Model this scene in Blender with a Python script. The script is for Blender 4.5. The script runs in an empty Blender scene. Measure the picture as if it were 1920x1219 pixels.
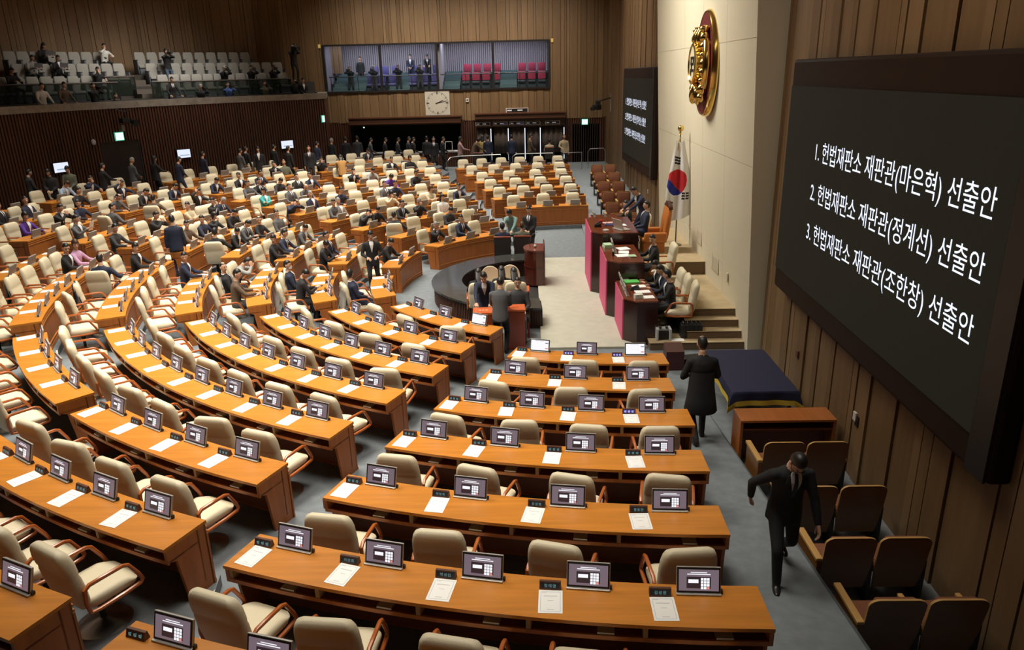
import bpy, bmesh, math, random, re
import numpy as np
from mathutils import Vector, Matrix
random.seed(7)
scn = bpy.context.scene
col = scn.collection

# ------------------------------------------------------------------ camera
FPX = 1394.19
CAMLOC = Vector((-2.1701, -20.1590, 5.7676))
CR = Vector((0.99954329, 0.01913197, -0.02339194))
CU = Vector((0.01602068, 0.32085677, 0.94699222))
CF = Vector((-0.02562329, 0.94693447, -0.32040373))
cd = bpy.data.cameras.new('camera')
cam = bpy.data.objects.new('camera', cd)
cam.matrix_world = Matrix(((CR.x, CU.x, -CF.x, CAMLOC.x), (CR.y, CU.y, -CF.y, CAMLOC.y),
                           (CR.z, CU.z, -CF.z, CAMLOC.z), (0, 0, 0, 1)))
cd.sensor_width = 36.0
cd.lens = FPX / 1920 * 36.0
cd.clip_start = 0.05
cd.clip_end = 200
col.objects.link(cam)
scn.camera = cam

# ------------------------------------------------------------------ world, lights, exposure
w = bpy.data.worlds.new('world')
scn.world = w
w.use_nodes = True
w.node_tree.nodes['Background'].inputs[0].default_value = (0.9, 0.85, 0.8, 1)
w.node_tree.nodes['Background'].inputs[1].default_value = 0.05
scn.view_settings.view_transform = 'Standard'
scn.view_settings.look = 'None'
scn.view_settings.gamma = 1.0
scn.view_settings.use_curve_mapping = False
scn.view_settings.exposure = 0.0


def area(name, loc, target, power, sx, sy, color=(1.0, 0.92, 0.80), spread=120):
    l = bpy.data.lights.new(name, 'AREA')
    l.shape = 'RECTANGLE'
    l.size, l.size_y = sx, sy
    l.energy = power
    l.color = color
    l.spread = math.radians(spread)
    o = bpy.data.objects.new(name, l)
    o.location = loc
    o.rotation_euler = (Vector(target) - Vector(loc)).to_track_quat('-Z', 'Y').to_euler()
    col.objects.link(o)
    return o


area('ceiling_lamp_centre', (-9.5, 0.0, 11.8), (-9.5, 0.0, 0), 760, 6, 8, spread=95)
area('ceiling_lamp_hall_near', (-7.8, -8.0, 11.8), (-7.8, -7.6, 0), 900, 5, 5, spread=90)
area('ceiling_lamp_hall_far', (-8.0, 9.5, 11.8), (-8.0, 9.5, 0), 1150, 7, 5, spread=100)
area('ceiling_lamp_back', (-15.0, 3.5, 11.8), (-14.5, 3.5, 0), 380, 4, 7, spread=85)
area('ceiling_lamp_side_near', (-3.5, -13.5, 11.8), (-3.4, -12.5, 0), 110, 4, 4, spread=60)
area('ceiling_lamp_side_far', (0.5, 13.0, 11.8), (0.5, 13.0, 0), 420, 4, 6, spread=90)
area('ceiling_lamp_far_wall', (-6.0, 18.0, 11.9), (-6.0, 22.6, 3.8), 400, 12, 1.5, spread=80)  # added wash to brighten the far wall, not a known fixture of the hall
area('ceiling_lamp_gallery', (-15.0, 13.0, 11.9), (-20.5, 16.0, 5.2), 200, 6, 3, color=(1, 0.94, 0.86), spread=60)
area('ceiling_lamp_rostrum', (-3.0, 0.5, 11.5), (2.4, 0.5, 4.6), 700, 2, 6, color=(1.0, 0.94, 0.82), spread=110)
area('ceiling_lamp_screen_wall', (-0.8, -11.0, 11.8), (2.5, -11.0, 4.5), 190, 2, 6, color=(1.0, 0.9, 0.76), spread=120)

# ------------------------------------------------------------------ materials
MATS = {}


def mat(name, c=(0.5, 0.5, 0.5), rough=0.5, metal=0.0, emit=None, es=0.0, spec=0.5, bump=0.0, bscale=40.0, var=0.0, vscale=3.0,
        stretch=None, alpha=None, trans=0.0, coat=0.0):
    if name in MATS:
        return MATS[name]
    m = bpy.data.materials.new(name)
    m.use_nodes = True
    nt = m.node_tree
    b = nt.nodes['Principled BSDF']
    b.inputs['Base Color'].default_value = (*c, 1)
    b.inputs['Roughness'].default_value = rough
    b.inputs['Metallic'].default_value = metal
    b.inputs['Specular IOR Level'].default_value = spec
    if coat:
        b.inputs['Coat Weight'].default_value = coat
        b.inputs['Coat Roughness'].default_value = 0.12
    if emit:
        b.inputs['Emission Color'].default_value = (*emit, 1)
        b.inputs['Emission Strength'].default_value = es
    if trans:
        b.inputs['Transmission Weight'].default_value = trans
    if alpha is not None:
        b.inputs['Alpha'].default_value = alpha
    if var or bump:
        tc = nt.nodes.new('ShaderNodeTexCoord')
        mp = nt.nodes.new('ShaderNodeMapping')
        nt.links.new(tc.outputs['Object'], mp.inputs['Vector'])
        if stretch:
            mp.inputs['Scale'].default_value = stretch
        if var:
            n = nt.nodes.new('ShaderNodeTexNoise')
            n.inputs['Scale'].default_value = vscale
            n.inputs['Detail'].default_value = 5
            nt.links.new(mp.outputs[0], n.inputs['Vector'])
            r = nt.nodes.new('ShaderNodeValToRGB')
            r.color_ramp.elements[0].position = 0.3
            r.color_ramp.elements[1].position = 0.72
            r.color_ramp.elements[0].color = (*[max(0, x * (1 - var)) for x in c], 1)
            r.color_ramp.elements[1].color = (*[min(1, x * (1 + var)) for x in c], 1)
            nt.links.new(n.outputs['Fac'], r.inputs[0])
            nt.links.new(r.outputs[0], b.inputs['Base Color'])
        if bump:
            n2 = nt.nodes.new('ShaderNodeTexNoise')
            n2.inputs['Scale'].default_value = bscale
            n2.inputs['Detail'].default_value = 3
            nt.links.new(mp.outputs[0], n2.inputs['Vector'])
            bp = nt.nodes.new('ShaderNodeBump')
            bp.inputs['Strength'].default_value = bump
            bp.inputs['Distance'].default_value = 0.01
            nt.links.new(n2.outputs['Fac'], bp.inputs['Height'])
            nt.links.new(bp.outputs[0], b.inputs['Normal'])
    MATS[name] = m
    return m


wood_top = mat('desk_top_wood', (0.52, 0.195, 0.026), 0.36, spec=0.35, var=0.14, vscale=1.2, stretch=(1, 14, 14), coat=0.08)
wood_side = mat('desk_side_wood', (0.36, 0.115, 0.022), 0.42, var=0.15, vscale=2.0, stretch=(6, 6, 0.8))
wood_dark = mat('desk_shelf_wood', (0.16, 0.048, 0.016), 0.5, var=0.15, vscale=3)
wood_mold = mat('desk_moulding_wood', (0.50, 0.19, 0.045), 0.35)
cream = mat('cream_leather', (0.66, 0.59, 0.42), 0.55, bump=0.15, bscale=60)
arm_wood = mat('chair_arm_wood', (0.40, 0.105, 0.022), 0.3, coat=0.3)
chrome = mat('brushed_chrome', (0.62, 0.62, 0.6), 0.28, 1.0)
black = mat('black_plastic', (0.012, 0.012, 0.013), 0.45)
silver = mat('silver_plastic', (0.48, 0.46, 0.43), 0.4, 0.4)
monitor_back = mat('monitor_back_grey', (0.36, 0.33, 0.30), 0.45, 0.2, var=0.04)
paper = mat('white_paper', (0.86, 0.86, 0.84), 0.7)
paper_line = mat('paper_blue_border', (0.30, 0.42, 0.55), 0.7)
paper_ink = mat('paper_grey_print', (0.45, 0.45, 0.47), 0.7)
scr_bg = mat('screen_mauve', (0.02, 0.02, 0.02), 0.25, emit=(0.30, 0.22, 0.27), es=0.55)
scr_white = mat('screen_white', (0.02, 0.02, 0.02), 0.25, emit=(0.95, 0.95, 1.0), es=1.0)
scr_dark = mat('screen_dark', (0.02, 0.015, 0.02), 0.25, emit=(0.05, 0.03, 0.04), es=0.5)
scr_red = mat('screen_red', (0.02, 0.02, 0.02), 0.25, emit=(0.9, 0.35, 0.3), es=0.8)
scr_blue = mat('screen_blue', (0.02, 0.02, 0.02), 0.25, emit=(0.1, 0.2, 0.8), es=0.9)
plate_body = mat('nameplate_brown', (0.09, 0.035, 0.022), 0.4)
plate_face = mat('nameplate_face', (0.015, 0.02, 0.028), 0.3)
plate_ink = mat('nameplate_letters', (0.1, 0.2, 0.22), 0.4, emit=(0.25, 0.5, 0.55), es=0.45)
plate_blue = mat('nameplate_blue_face', (0.02, 0.02, 0.12), 0.3, emit=(0.03, 0.03, 0.25), es=0.6)
glass = mat('clear_glass', (0.8, 0.9, 0.88), 0.03, trans=0.0, alpha=0.13, spec=0.5)
glass_dark = mat('smoked_glass', (0.05, 0.07, 0.06), 0.05, alpha=0.55)


# ------------------------------------------------------------------ mesh builder
class MB:
    def __init__(s):
        s.v, s.f, s.m, s.mats = [], [], [], []

    def mi(s, m):
        if m not in s.mats:
            s.mats.append(m)
        return s.mats.index(m)

    def add(s, vs, fs, m, M=None):
        o = len(s.v)
        s.v += [tuple(M @ Vector(p)) for p in vs] if M else [tuple(p) for p in vs]
        k = s.mi(m)
        for f in fs:
            s.f.append(tuple(i + o for i in f))
            s.m.append(k)
        return s

    def box(s, c, d, m, rz=0.0, M=None, rx=0.0):
        x, y, z = d[0] / 2, d[1] / 2, d[2] / 2
        vs = [(-x, -y, -z), (x, -y, -z), (x, y, -z), (-x, y, -z), (-x, -y, z), (x, -y, z), (x, y, z), (-x, y, z)]
        T = Matrix.Translation(c) @ Matrix.Rotation(rz, 4, 'Z') @ Matrix.Rotation(rx, 4, 'X')
        if M:
            T = M @ T
        return s.add(vs, [(3, 2, 1, 0), (4, 5, 6, 7), (0, 1, 5, 4), (1, 2, 6, 5), (2, 3, 7, 6), (3, 0, 4, 7)], m, T)

    def rbox(s, c, d, r, m, rz=0.0, M=None, rx=0.0, seg=2):
        bm = bmesh.new()
        bmesh.ops.create_cube(bm, size=1)
        bmesh.ops.scale(bm, vec=d, verts=bm.verts)
        bmesh.ops.bevel(bm, geom=bm.edges[:], offset=min(r, min(d) * 0.49), segments=seg, profile=0.5, affect='EDGES')
        T = Matrix.Translation(c) @ Matrix.Rotation(rz, 4, 'Z') @ Matrix.Rotation(rx, 4, 'X')
        if M:
            T = M @ T
        s.bm(bm, m, T)
        return s

    def bm(s, bm, m, T=None):
        bm.verts.ensure_lookup_table()
        bm.verts.index_update()
        s.add([v.co[:] for v in bm.verts], [[v.index for v in f.verts] for f in bm.faces], m, T)
        bm.free()
        return s

    def hexa(s, p, m):
        return s.add(p, [(3, 2, 1, 0), (4, 5, 6, 7), (0, 1, 5, 4), (1, 2, 6, 5), (2, 3, 7, 6), (3, 0, 4, 7)], m)

    def quad(s, p, m):
        return s.add(p, [tuple(range(len(p)))], m)

    def prism(s, poly, z0, z1, m, M=None):
        n = len(poly)
        vs = [(x, y, z0) for x, y in poly] + [(x, y, z1) for x, y in poly]
        fs = [tuple(range(n - 1, -1, -1)), tuple(range(n, 2 * n))] + [(i, (i + 1) % n, (i + 1) % n + n, i + n) for i in range(n)]
        return s.add(vs, fs, m, M)

    def loft(s, rings, m, caps=True, closed=True, M=None):
        n = len(rings[0])
        vs = [p for r in rings for p in r]
        fs = []
        for i in range(len(rings) - 1):
            for j in range(n if closed else n - 1):
                a, b = i * n + j, i * n + (j + 1) % n
                fs.append((a, b, b + n, a + n))
        if caps:
            fs += [tuple(range(n - 1, -1, -1)), tuple(range((len(rings) - 1) * n, len(rings) * n))]
        return s.add(vs, fs, m, M)

    def tube(s, pts, r, m, n=8, closed=False, M=None, caps=True):
        pts = [Vector(p) for p in pts]
        N = len(pts)
        rs = r if isinstance(r, (list, tuple)) else [r] * N
        rings = []
        up = Vector((0, 0, 1))
        prev = None
        for i, p in enumerate(pts):
            a = pts[(i - 1) % N] if (closed or i > 0) else p
            b = pts[(i + 1) % N] if (closed or i < N - 1) else p
            t = (b - a).normalized()
            if prev is None:
                x = t.cross(up)
                if x.length < 1e-3:
                    x = t.cross(Vector((1, 0, 0)))
            else:
                x = prev - t * prev.dot(t)
            x.normalize()
            prev = x
            y = t.cross(x)
            rings.append([p + (x * math.cos(2 * math.pi * k / n) + y * math.sin(2 * math.pi * k / n)) * rs[i] for k in range(n)])
        if closed:
            rings.append(rings[0])
        return s.loft(rings, m, caps and not closed, True, M)

    def lathe(s, prof, m, n=20, M=None):
        rings = [[(r * math.cos(2 * math.pi * k / n), r * math.sin(2 * math.pi * k / n), z) for k in range(n)] for r, z in prof]
        return s.loft(rings, m, True, True, M)

    def sphere(s, c, d, m, u=14, v=9, M=None):
        rings = []
        for i in range(v + 1):
            a = math.pi * i / v
            rr = max(math.sin(a), 0.02)
            rings.append([(c[0] + d[0] * rr * math.cos(2 * math.pi * k / u), c[1] + d[1] * rr * math.sin(2 * math.pi * k / u), c[2] - d[2] * math.cos(a)) for k in range(u)])
        return s.loft(rings, m, True, True, M)

    def mesh(s, name, smooth=False):
        me = bpy.data.meshes.new(name)
        me.from_pydata([tuple(p) for p in s.v], [], s.f)
        for m in s.mats:
            me.materials.append(m)
        me.polygons.foreach_set('material_index', s.m)
        if smooth:
            me.polygons.foreach_set('use_smooth', [True] * len(s.f))
            me.set_sharp_from_angle(angle=math.radians(smooth if smooth is not True else 40))
        me.update()
        return me

    def build(s, name, parent=None, smooth=False):
        o = bpy.data.objects.new(name, s.mesh(name, smooth))
        col.objects.link(o)
        if parent:
            o.parent = parent
        return o


def part(name, me, parent, loc=(0, 0, 0), rot=(0, 0, 0)):
    o = bpy.data.objects.new(name, me)
    col.objects.link(o)
    o.parent = parent
    o.location = loc
    o.rotation_euler = rot
    return o


def empty(name, loc=(0, 0, 0), rz=0.0, rot=None):
    o = bpy.data.objects.new(name, None)
    o.empty_display_size = 0.2
    col.objects.link(o)
    o.location = loc
    o.rotation_euler = rot or (0, 0, rz)
    return o


def tag(o, label=None, cat=None, group=None, kind=None):
    if label:
        o['label'] = label
    if cat:
        o['category'] = cat
    if group:
        o['group'] = group
    if kind:
        o['kind'] = kind
    return o


def struct(mb, name, smooth=False):
    return tag(mb.build(name, None, smooth), kind='structure')


def copy_tree(o, parent=None):
    c = o.copy()
    col.objects.link(c)
    if parent:
        c.parent = parent
    for ch in KIDS.get(o.name, ()):
        copy_tree(ch, c)
    return c


KIDS = {}


def note_kids(root):
    """remember a thing's parts (and theirs) so that copies can be made quickly"""
    for o in list(col.objects):
        if o.parent:
            KIDS.setdefault(o.parent.name, [])
            if o not in KIDS[o.parent.name]:
                KIDS[o.parent.name].append(o)


def prep(*roots):
    allo = list(col.objects)
    for r in roots:
        st = [r]
        while st:
            p = st.pop()
            KIDS[p.name] = [o for o in allo if o.parent == p]
            st += KIDS[p.name]


def PV(R, th, z=0.0):
    a = math.radians(th)
    return Vector((R * math.cos(a), R * math.sin(a), z))


ORD = ['zeroth', 'first', 'second', 'third', 'fourth', 'fifth', 'sixth', 'seventh', 'eighth', 'ninth', 'tenth', 'eleventh', 'twelfth']
STEP = 0.1361

# ------------------------------------------------------------------ structure: floor tiers
carpet = mat('blue_grey_carpet', (0.165, 0.188, 0.205), 0.95, bump=0.3, bscale=160, var=0.13, vscale=7)
carpet_beige = mat('beige_carpet', (0.43, 0.42, 0.345), 0.95, bump=0.3, bscale=140, var=0.06, vscale=5)
stage_carpet = mat('tan_stage_carpet', (0.44, 0.34, 0.20), 0.95, bump=0.3, bscale=140, var=0.10, vscale=4)
stage_riser = mat('brown_stage_riser', (0.17, 0.115, 0.068), 0.95, bump=0.3, bscale=140)
step_strip = mat('pale_step_nosing', (0.55, 0.55, 0.50), 0.6)
KN = [(60, 7.2, 1.51), (109, 7.2, 1.51), (113, 5.0, 1.483), (133, 5.315, 1.483), (152, 5.6, 1.483), (155, 5.85, 1.465), (181, 5.89, 1.465),
      (186, 5.97, 1.452), (208, 6.27, 1.452), (213, 6.2, 1.45), (248, 6.2, 1.45), (251.3, 7.2, 1.51), (300, 7.2, 1.51)]


def AB(th):
    for (t0, a0, b0), (t1, a1, b1) in zip(KN, KN[1:]):
        if t0 <= th <= t1:
            f = (th - t0) / (t1 - t0)
            return a0 + (a1 - a0) * f, b0 + (b1 - b0) * f
    return 7.2, 1.51


def RR(th, k):
    a, b = AB(th)
    return a + b * (k - 1)


fl = MB()
fl.box((-12, 0, -0.15), (36, 50, 0.298), carpet)
ths = [74 + 1.0 * i for i in range(213)]
clampx = lambda p: (min(p[0], 2.75 if p[1] > 0 else 0.86), p[1], p[2])
for t0, t1 in zip(ths, ths[1:]):
    tm = (t0 + t1) / 2
    kmax = 8 if (tm < 109 or tm > 251) else 10
    for k in range(2, kmax + 1):
        z0, z1 = STEP * (k - 2), STEP * (k - 1)
        ri = [RR(t, k) - 0.22 for t in (t0, t1)]
        ro = [RR(t, k + 1) - 0.22 if k < kmax else 26.5 for t in (t0, t1)]
        P = lambda r, t, z: clampx(PV(r, t, z))
        if tm < 91.4 or tm > 268.7:      # ramped side gangways
            ru = [RR(t, k - 1) - 0.22 for t in (t0, t1)]
            fl.quad([P(ru[0], t0, z0), P(ru[1], t1, z0), P(ri[1], t1, z1), P(ri[0], t0, z1)], carpet)
            if k == kmax:
                fl.quad([P(ri[0], t0, z1), P(ri[1], t1, z1), P(ro[1], t1, z1), P(ro[0], t0, z1)], carpet)
            if tm > 268.7 and t1 > 283:
                continue
            continue
        fl.quad([P(ri[0], t0, z0), P(ri[1], t1, z0), P(ri[1], t1, z1), P(ri[0], t0, z1)], carpet)
        fl.quad([P(ri[0], t0, z1), P(ri[1], t1, z1), P(ro[1], t1, z1), P(ro[0], t0, z1)], carpet)
struct(fl, 'floor')
# pale nosings on the steps of the gangways
ns = MB()
for tc, wd, ks in ((209.3, 2.6, range(2, 11)), (249.6, 2.2, range(2, 9)), (183, 3.0, range(2, 11)), (153.2, 1.6, range(3, 11)), (111, 3.4, range(2, 9)), (231.0, 1.0, range(7, 11))):
    for k in ks:
        pts = [(t, RR(t, k) - 0.22) for t in (tc - wd / 2, tc, tc + wd / 2)]
        for (ta, ra), (tb, rb) in zip(pts, pts[1:]):
            z = STEP * (k - 1) + 0.004
            ns.quad([PV(ra, ta, z), PV(ra + .035, ta, z), PV(rb + .035, tb, z), PV(rb, tb, z)], step_strip)
struct(ns, 'trim_1')
st = MB()
st.box((-0.8, -0.65, 0.02), (2.3, 8.4, 0.06), carpet_beige)
struct(st, 'floor_rostrum_apron')
st = MB()
for x0, x1, y0, y1, z in ((0.4, 2.5, -4.98, 5.2, 0.17), (1.25, 2.5, -4.75, 5.2, 0.34), (1.25, 2.5, -4.48, 5.0, 0.51), (1.25, 2.5, -4.2, 4.6, 0.68), (0.45, 1.3, -2.75, 4.0, 0.5), (0.55, 2.5, -1.22, 3.2, 1.02)):
    st.box(((x0 + x1) / 2, (y0 + y1) / 2, z / 2 - .004), (x1 - x0, y1 - y0, z - 0.008), stage_riser)
    st.box(((x0 + x1) / 2, (y0 + y1) / 2, z - .004), (x1 - x0 + .03, y1 - y0 + .03, 0.008), stage_carpet)
struct(st, 'floor_rostrum_stage')

# ------------------------------------------------------------------ board walls
board_mats = [mat('wall_board_%s' % n, c, 0.55, var=0.12, vscale=1.5, stretch=(5, 5, 0.5)) for n, c in
              (('tan', (0.205, 0.122, 0.056)), ('brown', (0.185, 0.108, 0.048)), ('ochre', (0.215, 0.130, 0.060)), ('umber', (0.168, 0.097, 0.042)))]
groove = mat('board_groove', (0.014, 0.009, 0.006), 0.8)
slat_mat = mat('dark_slat_wood', (0.085, 0.028, 0.012), 0.45, var=0.25, vscale=1.2, stretch=(3, 3, 0.4))
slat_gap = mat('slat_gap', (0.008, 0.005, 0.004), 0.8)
dark_trim = mat('dark_trim_wood', (0.055, 0.022, 0.012), 0.4)
concrete = mat('marble_ledge', (0.26, 0.235, 0.20), 0.5, var=0.25, vscale=4)


def boards(mb, u0, u1, z0, z1, P, rnd, holes=(), wmin=0.12, wmax=0.56):
    """boards of uneven width along u; P(u, off, z) gives a point off metres in front of the wall face"""
    cuts = sorted({u0, u1} | {h[0] for h in holes} | {h[1] for h in holes})
    cuts = [c for c in cuts if u0 <= c <= u1]
    for a, b in zip(cuts, cuts[1:]):
        us = [a]
        while us[-1] < b:
            w = rnd.choice((rnd.uniform(wmin, 0.26), rnd.uniform(0.3, wmax)))
            us.append(us[-1] + w)
        us[-1] = b
        if len(us) > 2 and us[-1] - us[-2] < 0.09:
            us.pop(-2)
        for c, d in zip(us, us[1:]):
            spans = [(z0, z1)]
            for h in holes:
                if h[0] <= c + 1e-6 and d <= h[1] + 1e-6:
                    spans = [s for lo, hi in spans for s in ((lo, min(hi, h[2])), (max(lo, h[3]), hi)) if s[1] - s[0] > 0.02]
            m = rnd.choice(board_mats)
            o = rnd.choice((0.03, 0.045, 0.06))
            c2, d2 = c + 0.009, d - 0.009
            for lo, hi in spans:
                mb.quad([P(c, 0, lo), P(d, 0, lo), P(d, 0, hi), P(c, 0, hi)], groove)
                mb.hexa([P(c2, 0, lo), P(d2, 0, lo), P(d2, o, lo), P(c2, o, lo), P(c2, 0, hi), P(d2, 0, hi), P(d2, o, hi), P(c2, o, hi)], m)


rnd = random.Random(11)
CEIL = 12.3
# far wall: boards above the entrances, with the opening of the press booth
wf = MB()
PF = lambda u, o, z: (u, 22.6 - o, z)
boards(wf, -18.5, -13.4, 5.0, CEIL, PF, rnd)
boards(wf, -13.4, 2.2, 3.35, CEIL, PF, rnd, holes=[(-13.2, -0.96, 5.0, 7.42)])
struct(wf, 'wall_far')
# lower part of the far wall: dark slats, with the recess of the voting counter
wl = MB()
def slats(mb, P, u0, u1, z0, z1, step=0.125, w=0.075, d=0.05):
    mb.quad([P(u0, 0, z0), P(u1, 0, z0), P(u1, 0, z1), P(u0, 0, z1)], slat_gap)
    n = int((u1 - u0) / step)
    for i in range(n):
        a = u0 + i * step + (step - w) / 2
        b = a + w
        mb.hexa([P(a, 0, z0), P(b, 0, z0), P(b, d, z0), P(a, d, z0), P(a, 0, z1), P(b, 0, z1), P(b, d, z1), P(a, d, z1)], slat_mat)
PL = lambda u, o, z: (u, 22.62 - o, z)
slats(wl, PL, -13.3, -12.0, 0.9, 3.4)
slats(wl, PL, -5.9, -5.0, 0.9, 3.4)
slats(wl, PL, -0.2, 2.2, 0.9, 3.4)
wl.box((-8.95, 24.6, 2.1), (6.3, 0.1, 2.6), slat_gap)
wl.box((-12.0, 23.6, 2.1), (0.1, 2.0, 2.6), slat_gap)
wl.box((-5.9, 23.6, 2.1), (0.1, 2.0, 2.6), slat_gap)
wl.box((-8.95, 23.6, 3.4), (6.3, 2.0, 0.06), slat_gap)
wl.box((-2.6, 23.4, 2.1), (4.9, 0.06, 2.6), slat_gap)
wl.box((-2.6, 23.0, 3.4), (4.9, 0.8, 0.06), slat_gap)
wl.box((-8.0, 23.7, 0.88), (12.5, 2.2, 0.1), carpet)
struct(wl, 'wall_far_lower')
# end walls beside the rostrum (they carry the big screens)
WX = lambda y: 2.80 - 0.03 * abs(y)
for nm, y0, y1, zb in (('wall_screen_far', 5.3, 22.6, 0.0), ('wall_screen_near', -22.6, -5.3, 0.0)):
    wb = MB()
    boards(wb, y0, y1, zb, CEIL, (lambda u, o, z: (WX(u) + 0.06 - o, u, z)), rnd)
    struct(wb, nm)
# curved rear wall: dark slats below the gallery
wr = MB()
RW = 22.5
door_a, door_b = 146.9, 151.2
n = 0
th = 123.4
stp = math.degrees(0.125 / RW)
while th < 236:
    z0 = 1.15
    if door_a < th < door_b:
        z0 = 3.46
    a, b = th, th + math.degrees(0.075 / RW)
    wr.hexa([PV(RW, a, z0), PV(RW, b, z0), PV(RW - .05, b, z0), PV(RW - .05, a, z0), PV(RW, a, 4.8), PV(RW, b, 4.8), PV(RW - .05, b, 4.8), PV(RW - .05, a, 4.8)], slat_mat)
    wr.quad([PV(RW, th, z0), PV(RW, th + stp, z0), PV(RW, th + stp, 4.8), PV(RW, th, 4.8)], slat_gap)
    th += stp
p0, p1 = PV(RW, 123.4), Vector((-13.25, 22.62, 0))
wr.hexa([(p0.x, p0.y, 1.1), (p1.x, p1.y, 1.1), (p1.x - .1, p1.y, 1.1), (p0.x - .1, p0.y + .06, 1.1), (p0.x, p0.y, 4.8), (p1.x, p1.y, 4.8), (p1.x - .1, p1.y, 4.8), (p0.x - .1, p0.y + .06, 4.8)], mat('plain_red_brown_wood', (0.10, 0.030, 0.013), 0.4))
struct(wr, 'wall_back')
# gallery: ledge, walkway, tiers
ga = MB()
def ring_band(mb, r0, r1, z0, z1, t0, t1, m, nseg=60):
    for i in range(nseg):
        a, b = t0 + (t1 - t0) * i / nseg, t0 + (t1 - t0) * (i + 1) / nseg
        mb.hexa([PV(r0, a, z0), PV(r1, a, z0), PV(r1, b, z0), PV(r0, b, z0), PV(r0, a, z1), PV(r1, a, z1), PV(r1, b, z1), PV(r0, b, z1)], m)
ring_band(ga, 22.42, 22.9, 4.78, 5.05, 123.3, 237, concrete)
c0, c1 = PV(22.42, 123.3), Vector((-13.2, 22.6, 0))
ga.hexa([(c0.x, c0.y, 4.78), (c1.x, c1.y, 4.78), (c1.x - .5, c1.y, 4.78), (c0.x - .5, c0.y + .3, 4.78), (c0.x, c0.y, 5.05), (c1.x, c1.y, 5.05), (c1.x - .5, c1.y, 5.05), (c0.x - .5, c0.y + .3, 5.05)], concrete)
struct(ga, 'trim_2')
gt = MB()
gal_carpet = mat('gallery_dark_carpet', (0.045, 0.038, 0.032), 0.95)
ring_band(gt, 22.9, 24.2, 4.1, 4.3, 123.4, 238, gal_carpet)
ring_band(gt, 24.2, 25.45, 4.1, 5.08, 122.9, 238, gal_carpet)
ring_band(gt, 25.45, 26.35, 4.1, 5.6, 122.2, 238, gal_carpet)
ring_band(gt, 26.35, 28.2, 4.1, 6.12, 125.4, 238, gal_carpet)
struct(gt, 'floor_gallery')
wu = MB()
boards(wu, math.radians(117) * 28.2, math.radians(243) * 28.2, 6.0, CEIL, (lambda u, o, z: PV(28.2 - o, math.degrees(u / 28.2), z)[:]), rnd)
struct(wu, 'wall_back_upper')
# near wall and ceiling
wn = MB()
boards(wn, -18.5, 2.2, 0.0, CEIL, (lambda u, o, z: (u, -22.6 + o, z)), rnd)
struct(wn, 'wall_near')
ce = MB()
ce.box((-12, 0, CEIL + 0.1), (34, 52, 0.2), mat('ceiling_panel', (0.30, 0.25, 0.19), 0.8))
struct(ce, 'ceiling')
# pale wall behind the rostrum, leaning slightly forward, made of big panels
ww = MB()
white_wall = mat('cream_wall_panel', (0.62, 0.565, 0.425), 0.75, var=0.025, vscale=0.6)
seam = mat('wall_panel_seam', (0.36, 0.31, 0.23), 0.8)
WWX = lambda z: 2.43 - 0.048 * z
YN, YF = -5.22, 5.9
zs = [0, 1.5, 3.9, 6.3, 8.7, CEIL]
ysx = [YN + (YF - YN) * i / 5 for i in range(6)]
for z0, z1 in zip(zs, zs[1:]):
    for i, (y0, y1) in enumerate(zip(ysx, ysx[1:])):
        g = 0.005
        ww.hexa([(WWX(z0), y0 + g, z0 + g), (WWX(z0) + .3, y0 + g, z0 + g), (WWX(z0) + .3, y1 - g, z0 + g), (WWX(z0), y1 - g, z0 + g),
                 (WWX(z1), y0 + g, z1 - g), (WWX(z1) + .3, y0 + g, z1 - g), (WWX(z1) + .3, y1 - g, z1 - g), (WWX(z1), y1 - g, z1 - g)], white_wall)
ww.hexa([(WWX(0) + .012, YN, 0), (2.95, YN, 0), (2.95, YF, 0), (WWX(0) + .012, YF, 0), (WWX(CEIL) + .012, YN, CEIL), (2.95, YN, CEIL), (2.95, YF, CEIL), (WWX(CEIL) + .012, YF, CEIL)], white_wall)
struct(ww, 'wall_rostrum')
gp = MB()
gp.box((2.9, -5.6, CEIL / 2), (0.1, 0.9, CEIL), groove)
gp.box((2.9, 6.2, CEIL / 2), (0.1, 0.9, CEIL), groove)
struct(gp, 'wall_rostrum_recess')

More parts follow.
